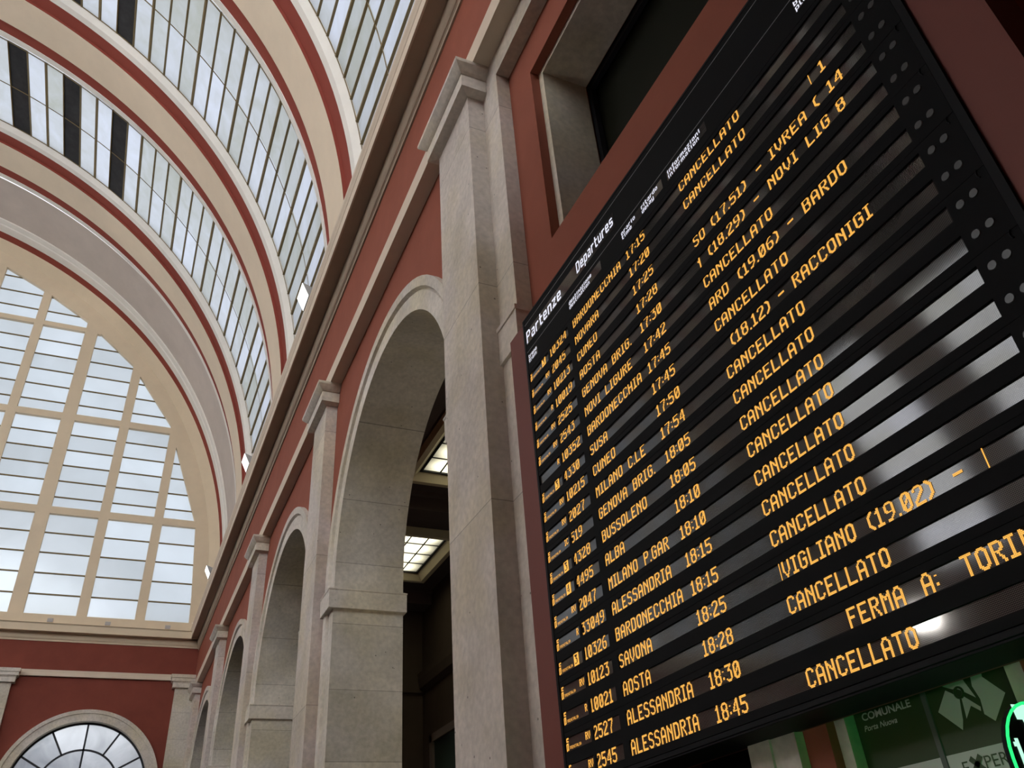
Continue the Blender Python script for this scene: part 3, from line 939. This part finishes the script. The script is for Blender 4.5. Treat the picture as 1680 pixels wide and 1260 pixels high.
gl('S', 6, [(6, 10.5), (4.5, 12), (1.5, 12), (0, 10.5), (0, 8), (1.5, 6.5), (4.5, 6), (6, 4.5), (6, 1.5), (4.5, 0), (1.5, 0), (0, 1.5)])
gl('T', 6, [(0, 12), (6, 12)], [(3, 12), (3, 0)])
gl('U', 6, [(0, 12), (0, 2), (2, 0), (4, 0), (6, 2), (6, 12)])
gl('V', 6, [(0, 12), (0, 5), (3, 0), (6, 5), (6, 12)])
gl('0', 6, [(0, 2), (0, 10), (2, 12), (4, 12), (6, 10), (6, 2), (4, 0), (2, 0), (0, 2)], [(1, 3), (5, 9)])
gl('1', 4, [(0, 9.5), (2, 12), (2, 0)], [(0, 0), (4, 0)])
gl('2', 6, [(0, 10), (1.5, 12), (4.5, 12), (6, 10.5), (6, 8), (0, 2), (0, 0), (6, 0)])
gl('3', 6, [(0, 12), (6, 12), (3, 8), (4.5, 8), (6, 6.5), (6, 1.5), (4.5, 0), (1.5, 0), (0, 1.5)])
gl('4', 6, [(5, 0), (5, 12), (4.5, 12), (0, 4.5), (0, 3.5), (6.5, 3.5)])
gl('5', 6, [(6, 12), (0, 12), (0, 7), (4.5, 7), (6, 5.5), (6, 1.5), (4.5, 0), (1.5, 0), (0, 1)])
gl('6', 6, [(5, 12), (3, 12), (0, 8), (0, 1.5), (1.5, 0), (4.5, 0), (6, 1.5), (6, 5), (4.5, 6.5), (0, 6.5)])
gl('7', 6, [(0, 12), (6, 12), (6, 10), (3, 4), (3, 0)])
gl('8', 6, [(1.5, 6.5), (0, 8), (0, 10.5), (1.5, 12), (4.5, 12), (6, 10.5), (6, 8), (4.5, 6.5), (1.5, 6.5), (0, 5), (0, 1.5), (1.5, 0), (4.5, 0), (6, 1.5), (6, 5), (4.5, 6.5)])
gl('9', 6, [(1, 0), (3, 0), (6, 4), (6, 10.5), (4.5, 12), (1.5, 12), (0, 10.5), (0, 7), (1.5, 5.5), (6, 5.5)])
gl('(', 3, [(3, 12), (0, 9), (0, 3), (3, 0)])
gl(')', 3, [(0, 12), (3, 9), (3, 3), (0, 0)])
gl('.', 0, [(0, 0), (0, 0.2)])
gl(':', 0, [(0, 3), (0, 3.2)], [(0, 8.5), (0, 8.7)])
gl('-', 5, [(0, 6), (5, 6)])
gl('|', -1, [(-0.5, 0), (-0.5, 12)])
gl('!', 2, [(0, 10.5), (2, 12), (2, 6)], [(0, 7), (2, 4), (2, 0)])     # the cut-off letter entering at the left of a running line
gl('/', 2, [(0, 8), (2, 6)], [(2, 12), (2, 0)])
gl(']', 3, [(0, 12), (3, 12), (3, 0), (0, 0)])
gl('>', 4, [(0, 0), (0, 12), (4, 8)])                                    # N cut off at the right end of the window
gl('a', 5, [(0.5, 8), (4, 8), (5, 7), (5, 0), (1, 0), (0, 1), (0, 3), (1, 4.5), (5, 4.5)])
gl('b', 5, [(0, 12), (0, 0), (4, 0), (5, 1), (5, 7), (4, 8), (0, 8)])
gl('d', 5, [(5, 12), (5, 0), (1, 0), (0, 1), (0, 7), (1, 8), (5, 8)])
gl('e', 5, [(5, 0), (1, 0), (0, 1), (0, 7), (1, 8), (4, 8), (5, 7), (5, 4), (0, 4)])
gl('f', 4, [(4, 12), (3, 12), (2, 11), (2, 0)], [(0, 8), (4, 8)])
gl('i', 2, [(0, 8), (1, 8), (1, 0)], [(1, 11), (1, 11.3)])
gl('l', 2, [(0, 12), (0, 1), (1, 0), (2, 0)])
gl('m', 8, [(0, 0), (0, 8), (7, 8), (8, 7), (8, 0)], [(4, 8), (4, 0)])
gl('n', 5, [(0, 0), (0, 8), (4, 8), (5, 7), (5, 0)])
gl('o', 5, [(1, 0), (0, 1), (0, 7), (1, 8), (4, 8), (5, 7), (5, 1), (4, 0), (1, 0)])
gl('p', 5, [(0, -4), (0, 8), (4, 8), (5, 7), (5, 1), (4, 0), (0, 0)])
gl('r', 4, [(0, 0), (0, 8)], [(0, 6), (2, 8), (4, 8)])
gl('s', 5, [(5, 7.5), (4, 8), (1, 8), (0, 7), (0, 5), (1, 4), (4, 4), (5, 3), (5, 1), (4, 0), (0, 0)])
gl('t', 4, [(1, 12), (1, 1), (2, 0), (4, 0)], [(0, 8), (4, 8)])
gl('u', 5, [(0, 8), (0, 1), (1, 0), (5, 0)], [(5, 8), (5, 0)])
gl('y', 5, [(0, 8), (0, 1), (1, 0), (5, 0)], [(5, 8), (5, -3), (4, -4), (0, -4)])
gl('z', 5, [(0, 8), (5, 8), (0, 0), (5, 0)])
_cache = {}
def glyph_dots(ch, th):
    if (ch, th) in _cache: return _cache[(ch, th)]
    w, lines = GL[ch]
    out = []
    for i in range(-1, int(w) + 3):
        for j in range(-6, 15):
            px, py = i - 0.5, j - 0.5
            best = 9
            for ln in lines:
                for (ax, ay), (bx, by) in zip(ln, ln[1:]):
                    dx, dy = bx - ax, by - ay
                    q = max(0, min(1, ((px - ax) * dx + (py - ay) * dy) / (dx * dx + dy * dy)))
                    best = min(best, math.hypot(px - ax - q * dx, py - ay - q * dy))
            if best <= th: out.append((i, j))
    _cache[(ch, th)] = out
    return out
def text_width(s): return sum(9 if c == ' ' else GL[c][0] + 4 for c in s) - 2
def dots(mb, text, uy, uz, px, py, X, th=0.80, fill=0.88, space=9, inverse=None):
    """adds lit dots; uy, uz are the left end and baseline on the board as ratios to the viewing distance X"""
    x = 0
    for ch in text:
        if ch == ' ':
            x += space; continue
        w = GL[ch][0]
        for (i, j) in glyph_dots(ch, th):
            y0 = (uy - (x + i + 0.5 - fill / 2) * px) * X
            y1 = (uy - (x + i + 0.5 + fill / 2) * px) * X
            z0 = (uz + (j + 0.5 - fill / 2) * py) * X
            z1 = (uz + (j + 0.5 + fill / 2) * py) * X
            mb.quad((X, y0, z0), (X, y1, z0), (X, y1, z1), (X, y0, z1))
        x += w + 4
    return x
# ------------------------------------------------------------------ departures board
Q = 2.86                 # front of the board
QT = Q + 0.008           # lettering behind its face
DP, DV = 0.00234, 0.00218
DOT = DP * QT
M['led'] = led_glass()
BB = 1.4220
PITCH = 0.0596
base = lambda i: BB - PITCH * (i - 1)
brd = thing('departures_board', (Q, 3.33, 0.66), 'large black departures board with amber lettering on its red backing panel', 'departures board')
b = MB(); b.box(2.876, 3.17, 0.929, 5.764, 0.74, 4.787, 0.006)
obj('backing_panel', b, M['panel_red'], brd)['label'] = 'red backing panel'
UL, UR = 1.900, 0.4215
b = MB()
# frame: left, right, top and the deep bottom rail
b.box(Q - 0.004, 2.95, 1.8895 * Q, UL * Q, 0.262 * Q, 1.673 * Q, 0.004)
b.box(Q - 0.004, 2.95, UR * Q, 0.436 * Q, 0.262 * Q, 1.673 * Q, 0.004)
b.box(Q - 0.004, 2.95, UR * Q, UL * Q, 1.666 * Q, 1.674 * Q, 0.003)
b.box(Q - 0.004, 2.95, UR * Q, UL * Q, 0.2625 * Q, 0.2722 * Q, 0.003)
b.prism([(Q + 0.002, 0.2620 * Q), (Q + 0.002, 0.2592 * Q), (Q + 0.01, 0.2585 * Q), (3.14, 0.2585 * Q), (3.14, 0.2620 * Q)], 'y', UR * Q, UL * Q)
obj('frame', b, M['frame_black'], brd)
# header
hd = MB()
hd.box(Q, 2.95, 0.436 * Q, 1.8895 * Q, 1.4660 * Q, 1.666 * Q)
header = obj('header_panel', hd, M['black'], brd)
def sub(name, mb, m): return obj(name, mb, m, header)
for (uz) in (1.6470, 1.5385):
    b = MB(); b.box(Q - 0.002, Q + 0.002, 0.437 * Q, 1.886 * Q, uz * Q - 0.0022, uz * Q + 0.0022)
    sub('trim_line', b, M['line'])
XS = Q - 0.003
b = MB()
b.quad((XS + 0.001, 1.8835 * XS, 1.568 * XS), (XS + 0.001, 1.3123 * XS, 1.568 * XS), (XS + 0.001, 1.3123 * XS, 1.619 * XS), (XS + 0.001, 1.8835 * XS, 1.619 * XS))
sub('title_window', b, M['led'])
for (a, c) in ((1.8830, 1.8190), (1.6000, 1.4080), (1.2940, 1.0950), (1.0720, 0.9095), (0.600, 0.450)):
    b = MB(); b.quad((XS + 0.001, a * XS, 1.4935 * XS), (XS + 0.001, c * XS, 1.4935 * XS), (XS + 0.001, c * XS, 1.5255 * XS), (XS + 0.001, a * XS, 1.5255 * XS))
    sub('label_window', b, M['led'])
for (s, u0, u1, uz, h, th) in (('Partenze', 1.8825, 1.6370, 1.5725, 0.0455, 0.95), ('Departures', 1.5324, 1.3190, 1.5795, 0.0400, 0.72)):
    b = MB(); dots(b, s, u0, uz, (u0 - u1) / text_width(s), h / 14, XS - 0.001, th, 1.0)
    sub('title_text', b, M['white_led'])
for (s1, s2, u0, u1) in (('treno', 'train', 1.8805, 1.8225), ('destinazione', 'destination', 1.5985, 1.4620), ('orario', 'time', 1.2925, 1.2235), ('ritardo', 'delay', 1.1915, 1.1150),
                         ('informazioni', 'information', 1.0680, 0.9296), ('binario', 'platform', 0.5977, 0.5180)):
    for s, uz in ((s1, 1.5115), (s2, 1.4965)):
        p = (u0 - u1) / text_width(s1)
        b = MB(); dots(b, s, u0, uz, p, 0.00098, XS - 0.001, 0.80, 1.0)
        sub('column_label', b, M['white_led'])

# rows
ROWS = [('3', '10324', 'BARDONECCHIA', '17:15'), ('RV', '2045', 'NOVARA', '17:20'), ('RV', '10213', 'CUNEO', '17:25'), ('R', '10019', 'AOSTA', '17:28'),
        ('RV', '2525', 'GENOVA BRIG.', '17:30'), ('RV', '2543', 'NOVI LIGURE', '17:42'), ('r', '10352', 'BARDONECCHIA', '17:45'), ('3', '4330', 'SUSA', '17:45'),
        ('RV', '10215', 'CUNEO', '17:50'), ('RV', '2027', 'MILANO C.LE', '17:54'), ('IC', '519', 'GENOVA BRIG.', '18:05'), ('3', '4328', 'BUSSOLENO', '18:05'),
        ('4', '4495', 'ALBA', '18:10'), ('RV', '2047', 'MILANO P.GAR', '18:10'), ('R', '33049', 'ALESSANDRIA', '18:15'), ('3', '10326', 'BARDONECCHIA', '18:15'),
        ('RV', '10123', 'SAVONA', '18:25'), ('R', '10021', 'AOSTA', '18:28'), ('RV', '2527', 'ALESSANDRIA', '18:30'), ('RV', '2545', 'ALESSANDRIA', '18:45')]
CAN = [('CANCELLATO', 1.0412)]
INFO = {3: [('|', 0.631), ('1', 0.604)],
        4: [('SO', 1.0412), ('(17.51)', 0.973), ('-', 0.816), ('IVREA', 0.7735), ('(', 0.6415), ('14', 0.6045)],
        5: [('/', 1.0440), ('(18.29)', 1.0035), ('-', 0.8455), ('NOVI', 0.7985), ('LIG', 0.6860), ('8', 0.6035)],
        7: [('ARD', 1.0412), ('(19.06)', 0.9410), ('-', 0.7870), ('BARDO', 0.7430)],
        9: [('(18.12)', 1.0080), ('-', 0.8600), ('RACCONIGI', 0.8180)],
        17: [('|', 1.0390), ('VIGLIANO', 1.0315), ('(19.02)', 0.8300), ('-', 0.6680), ('|', 0.6150)],
        19: [('FERMA', 0.9225), ('A:', 0.7760), ('TORI', 0.7060), ('>', 0.6145)]}
BAR_T, BAR_B = 0.0310, 0.0004
for k in range(10):
    b1, b2 = base(2 * k + 1), base(2 * k + 2)
    top, bot = b1 + 0.0430, b2 - 0.0158
    b = MB()
    D0, D1 = 0.437 * Q, 1.889 * Q
    for (z0, z1) in ((bot, b2 - BAR_B), (b2 + BAR_T, b1 - BAR_B), (b1 + BAR_T, top)):
        b.box(Q, Q + 0.06, D0, D1, z0 * Q, z1 * Q)
    for bb in (b1, b2):
        for (u0, u1) in ((0.437, 0.5110), (1.5970, 1.6242), (1.7451, 1.7556), (1.8864, 1.889)):
            b.box(Q, Q + 0.06, u0 * Q, u1 * Q, (bb - BAR_B) * Q, (bb + BAR_T) * Q)
    md = obj('row_module', b, M['black'], brd)
    b = MB()
    zc = b1 * Q + 0.105
    pts = [(Q - 0.003, 0.447 * Q + 0.012 * math.cos(a), zc + 0.022 * math.sin(a)) for a in [math.radians(-70 + 20 * i) for i in range(8)]]
    b.tube(pts, 0.0035, 5)
    obj('latch', b, M['frame_black'], md)
for i, (code, num, dest, tm) in enumerate(ROWS, 1):
    bb = base(i)
    b = MB()
    for (u0, u1) in ((1.8866, 1.7555), (1.7452, 1.6240), (1.5972, 0.5108)):
        b.quad((QT + 0.003, u0 * QT, (bb - 0.001) * QT), (QT + 0.003, u1 * QT, (bb - 0.001) * QT), (QT + 0.003, u1 * QT, (bb + 0.0325) * QT), (QT + 0.003, u0 * QT, (bb + 0.0325) * QT))
    row = obj('display_row', b, M['led'], brd)
    rs = lambda name, mb, m=M['amber']: obj(name, mb, m, row)
    # operator emblem and service code
    if code != 'r':
        b = MB()
        ex, ez = 1.8835, bb + 0.0008
        def blk(u, v, w_, h_):
            b.quad((QT, (ex - u) * QT, (ez + v) * QT), (QT, (ex - u - w_) * QT, (ez + v) * QT), (QT, (ex - u - w_) * QT, (ez + v + h_) * QT), (QT, (ex - u) * QT, (ez + v + h_) * QT))
        for (u, v, w_, h_) in ((0.004, 0.0195, 0.004, 0.0085), (0.0095, 0.0190, 0.0045, 0.0035), (0.0055, 0.0255, 0.010, 0.0035), (0.002, 0.002, 0.004, 0.0135), (0.0090, 0.001, 0.0045, 0.0160), (0.0, 0.0, 0.008, 0.0035), (0.0035, 0.0140, 0.006, 0.003)):
            blk(u, v, w_, h_)
        s = 'TRENITALIA'
        dots(b, s, 1.8655, bb + 0.0030, 0.058 / text_width(s), 0.00050, QT, 0.62, 1.0)
        rs('operator_emblem', b, M['amber_small'])
    b = MB()
    if code in '34':
        mask = set((x + 3, y + 1) for x, y in glyph_dots(code, 0.62))
        for x in range(11):
            for y in range(14):
                g_ = (int(round((x - 1.5))), y)
                if (x + 0, y) in set((int(px_ * 0.72) + 2, int(py_ * 0.72) + 2) for px_, py_ in glyph_dots(code, 0.75)): continue
                u = 1.7990 - (x + 0.5) * 0.00225
                z = bb + 0.0004 + (y + 0.5) * DV
                b.quad((QT, (u + 0.00105) * QT, (z - 0.00105) * QT), (QT, (u - 0.00105) * QT, (z - 0.00105) * QT), (QT, (u - 0.00105) * QT, (z + 0.00105) * QT), (QT, (u + 0.00105) * QT, (z + 0.00105) * QT))
    else:
        s = code.upper()
        w_ = text_width(s)
        dots(b, s, 1.7610 + w_ * 0.00125, bb + 0.0085, 0.00125, 0.00118, QT, 0.85, 1.0)
    rs('service_code', b)
    b = MB(); dots(b, num, 1.7440, bb, DP, DV, QT); rs('train_number', b)
    x = 0
    for word in dest.split(' '):
        b = MB(); dots(b, word, 1.5930 - x * DP, bb, DP, DV, QT); rs('destination', b)
        x += text_width(word) + 12
    b = MB(); dots(b, tm, 1.2900, bb, DP, DV, QT); rs('departure_time', b)
    for s, u in INFO.get(i, CAN):
        b = MB(); dots(b, s, u, bb, DP, DV, QT); rs('information_text', b)
    for u in (0.4905, 0.4668):
        b = MB()
        c = (Q - 0.002, u * Q, (bb + 0.0152) * Q)
        n = 20
        r_ = 0.0078 * Q
        b.poly([(c[0] - 0.002, c[1] + r_ * 0.86 * math.cos(2 * PI * j / n), c[2] + r_ * 0.86 * math.sin(2 * PI * j / n)) for j in range(n)])
        b.strip([(c[0] - 0.002, c[1] + r_ * 0.86 * math.cos(2 * PI * j / n), c[2] + r_ * 0.86 * math.sin(2 * PI * j / n)) for j in range(n + 1)],
                [(Q + 0.001, c[1] + r_ * math.cos(2 * PI * j / n), c[2] + r_ * math.sin(2 * PI * j / n)) for j in range(n + 1)])
        obj('indicator', b, M['disc'], row)

# ------------------------------------------------------------------ hall lamp mirrored in the lowest rows of the board, plus added fill lights
M['globe'] = emit('lit_globe_glass', (1.0, 0.94, 0.86), 90.0)
M['gallery_fill'] = emit('gallery_fill_glow', (1.0, 0.90, 0.72), 75.0)
def globe_lamp(x, y, z, r, label, m='globe'):
    lp = thing('globe_lamp', (x, y, FL), label, 'lamp', 'globe lamps on posts')
    b = MB()
    def ring(ra, za, n=20): return [(x + ra * math.cos(2 * PI * k / n), y + ra * math.sin(2 * PI * k / n), za) for k in range(n + 1)]
    pr = [(0.24, FL), (0.24, FL + 0.05), (0.10, FL + 0.12), (0.05, FL + 0.30), (0.045, z - r - 0.06), (0.08, z - r - 0.05), (0.08, z - r + 0.02)]
    for (ra, za), (rb_, zb) in zip(pr, pr[1:]): b.strip(ring(ra, za), ring(rb_, zb))
    obj('post', b, M['iron'], lp)
    b = MB()
    for j in range(10):
        a0, a1 = PI * j / 10, PI * (j + 1) / 10
        b.strip(ring(r * math.sin(a0), z + r * math.cos(a0)), ring(r * math.sin(a1), z + r * math.cos(a1)))
    obj('lit_globe', b, M[m], lp)
globe_lamp(-2.14, 6.24, 2.54, 0.15, 'taller white globe lamp on a black post in the hall opposite the board')
globe_lamp(-1.6, 3.3, 0.10, 0.14, 'added lower globe light on a short black post, brightening the shop front')  # unseen fill light, added to brighten the shop sign
globe_lamp(8.6, 11.5, 2.6, 0.28, 'added globe light on a black post, brightening the gallery behind the large pilaster', 'gallery_fill')  # hidden fill light, added to lift the dark gallery ceiling

# ------------------------------------------------------------------ shop front under the board
b = MB()
XJ = 3.16
b.box(XJ - 0.04, 3.3, 3.43, 3.62, FL, 1.5, 0.02)
b.box(XJ - 0.055, 3.3, 3.615, 3.79, FL, 1.5, 0.02)
struct('trim_25', b, M['stone_plain'], 'stone door jamb left of the shop sign under the board', 'door jamb')
d = thing('door_2', (3.25, 2.72, FL), 'stone framed shop entrance carrying the green sign under the board', 'door frame', None, 'structure')
for (y0, y1) in ((3.19, 3.27), (2.10, 2.264)):
    b = MB(); b.box(3.232 if y0 > 3 else 3.22, 3.34, y0, y1, FL, 1.5, 0.012)
    obj('jamb', b, M['stone_plain'], d)
b = MB(); b.box(3.36, 3.40, 2.2, 3.12, FL, 0.1)
obj('door_leaf', b, M['dark_glass'], d)

def text_mesh(body, bold=0.0, shear=0.0):
    cu = bpy.data.curves.new('lettering', 'FONT')
    cu.body = body
    cu.size = 1.0
    cu.offset = bold
    cu.shear = shear
    cu.extrude = 0.0
    o = bpy.data.objects.new('lettering', cu)
    COL.objects.link(o)
    bpy.context.view_layer.update()
    dg = bpy.context.evaluated_depsgraph_get()
    me = bpy.data.meshes.new_from_object(o.evaluated_get(dg))
    V = [tuple(v.co) for v in me.vertices]
    F = [tuple(p.vertices) for p in me.polygons]
    bpy.data.objects.remove(o); bpy.data.curves.remove(cu); bpy.data.meshes.remove(me)
    return V, F
def sign_text(body, u0, u1, z0, z1, X, bold=0.0, shear=0.0):
    V, F = text_mesh(body, bold, shear)
    xs_ = [v[0] for v in V]; ys_ = [v[1] for v in V]
    m = MB()
    n0, n1, h0, h1 = min(xs_), max(xs_), min(ys_), max(ys_)
    m.v = [(X, (u0 + (u1 - u0) * (v[0] - n0) / (n1 - n0)) * X, (z0 + (z1 - z0) * (v[1] - h0) / (h1 - h0)) * X) for v in V]
    m.f = list(F)
    return m
XG = 3.30
sg = thing('shop_sign', (XG, 2.75, 0.2), 'dark green shop sign with white emblem and lettering under the board', 'sign')
b = MB(); b.box(XG, XG + 0.05, 0.835 * XG, 0.9660 * XG, 0.06, 0.95, 0.004)
pl = obj('sign_panel', b, M['sign_green'], sg)
b = MB(); b.box(XG, XG + 0.05, 0.68 * XG, 0.832 * XG, 0.06, 0.95, 0.004)
pr = obj('sign_panel', b, M['sign_green'], sg)
b = MB(); b.box(XG - 0.008, XG + 0.04, 0.8295 * XG, 0.8375 * XG, 0.06, 0.95)
obj('seam_strip', b, M['seam'], sg)
XT = XG - 0.004
b = MB(); b.box(XT + 0.001, XG + 0.01, 0.838 * XG, 0.9655 * XG, 0.09, 0.1525 * XG); obj('white_band', b, M['sign_band'], pl)
b = MB(); b.box(XT + 0.001, XG + 0.01, 0.68 * XG, 0.829 * XG, 0.09, 0.1525 * XG); obj('white_band', b, M['sign_band'], pr)
obj('lettering', sign_text('COMUNALE', 0.9515, 0.8590, 0.2214, 0.2318, XT, 0.022), M['sign_white'], pl)
obj('lettering', sign_text('Porta Nuova', 0.9530, 0.8900, 0.2072, 0.2148, XT, 0.012, 0.25), M['sign_white'], pl)
XE = XT - 0.003
obj('lettering', sign_text('E', 0.8100, 0.8010, 0.1270, 0.1418, XE, 0.0), M['sign_green'], pr)
obj('lettering', sign_text('PER', 0.7760, 0.7420, 0.1290, 0.1432, XE, 0.0), M['sign_green'], pr)
b = MB()
for (y0, z0, y1, z1, wd) in ((0.7960, 0.1440, 0.7790, 0.1270, 0.0035), (0.7800, 0.1450, 0.7960, 0.1270, 0.0035)):
    dy, dz = y1 - y0, z1 - z0
    l_ = math.hypot(dy, dz); ny, nz = -dz / l_ * wd, dy / l_ * wd
    b.quad((XE, (y0 + ny) * XE, (z0 + nz) * XE), (XE, (y0 - ny) * XE, (z0 - nz) * XE), (XE, (y1 - ny) * XE, (z1 - nz) * XE), (XE, (y1 + ny) * XE, (z1 + nz) * XE))
obj('lettering', b, M['sign_green'], pr)
# emblem: a white faceted shape cut by curved green lines meeting at a ring
def flat(m, pts): m.poly([(XT, u * XT, z * XT) for u, z in pts])
b = MB()
flat(b, [(0.7972, 0.2278), (0.8191, 0.2051), (0.7913, 0.1770), (0.7860, 0.1885), (0.7835, 0.2000), (0.7800, 0.2140), (0.7895, 0.2225)])
flat(b, [(0.7770, 0.2141), (0.7802, 0.1885), (0.7675, 0.2016), (0.7558, 0.1925), (0.7545, 0.1975), (0.7740, 0.2155)])
flat(b, [(0.7990, 0.2330), (0.8030, 0.2440), (0.7850, 0.2470), (0.7690, 0.2420), (0.7560, 0.2090), (0.7715, 0.2205), (0.7775, 0.2245), (0.7860, 0.2265)])
flat(b, [(0.7535, 0.2351), (0.7373, 0.2303), (0.7140, 0.2049), (0.7410, 0.1774), (0.7529, 0.1883), (0.7510, 0.2060), (0.7560, 0.2230)])
flat(b, [(0.7535, 0.2351), (0.7373, 0.2303), (0.7340, 0.2420), (0.7640, 0.2450)])
obj('emblem', b, M['sign_white'], pr)
b = MB()
ctr = (0.7778, 0.2203)
b.tube([(XT - 0.002, (ctr[0] + 0.0065 * math.cos(a)) * XT, (ctr[1] + 0.0065 * math.sin(a)) * XT) for a in [2 * PI * i / 20 for i in range(20)]], 0.0055, 6, True)
obj('emblem_ring', b, M['sign_green'], pr)

# illuminated pharmacy sign standing out from the wall
YS = 1.75
ps = thing('pharmacy_sign', (3.1, YS, 0.05), 'black projecting sign edged with glowing green light under the board', 'illuminated sign')
X0, X1, Z0, Z1, rr_ = 2.365, 3.17, -0.42, 0.478, 0.16
def outline(ins):
    out = []
    for (cx, cz, a0) in ((X1 - rr_, Z0 + rr_, -90), (X1 - rr_, Z1 - rr_, 0), (X0 + rr_, Z1 - rr_, 90), (X0 + rr_, Z0 + rr_, 180)):
        for i in range(9):
            a = math.radians(a0 + 90 * i / 8)
            out.append((cx + (rr_ - ins) * math.cos(a), cz + (rr_ - ins) * math.sin(a)))
    return out
b = MB(); b.prism(outline(0.0), 'y', YS, YS + 0.012)
b.box(X1 - 0.05, XC + 0.01, YS + 0.001, YS + 0.011, -0.1, 0.2)
body = obj('sign_body', b, M['frame_black'], ps)
b = MB(); b.tube([(x, YS - 0.006, z) for x, z in outline(0.004)], 0.0045, 6, True)
obj('green_edge_light', b, M['green_led'], ps)
b = MB()
b.poly([(x, YS - 0.002, z) for x, z in ((2.45, 0.468), (2.78, 0.468), (2.78, 0.372), (2.49, 0.372), (2.478, 0.425), (2.455, 0.425))])
obj('lit_symbol', b, M['green_white_led'], ps)
b = MB()
b.box(2.412, 2.424, YS - 0.003, YS + 0.001, 0.285, 0.372)
b.box(2.402, 2.414, YS - 0.003, YS + 0.001, 0.350, 0.362)
b.box(2.40, 2.436, YS - 0.003, YS + 0.001, 0.278, 0.288)
obj('lit_digit', b, M['green_white_led'], ps)
b = MB()
for (x0, x1, z0, z1) in ((2.60, 2.92, -0.30, 0.40), (2.42, 2.60, -0.05, 0.22), (2.92, 3.10, -0.05, 0.22)):
    b.box(x0, x1, YS + 0.010, YS + 0.016, z0, z1)
obj('rear_lit_cross', b, emit('green_led_cross', (0.04, 0.90, 0.20), 2.4), ps)  # unseen rear face, added to cast green light on the shop sign
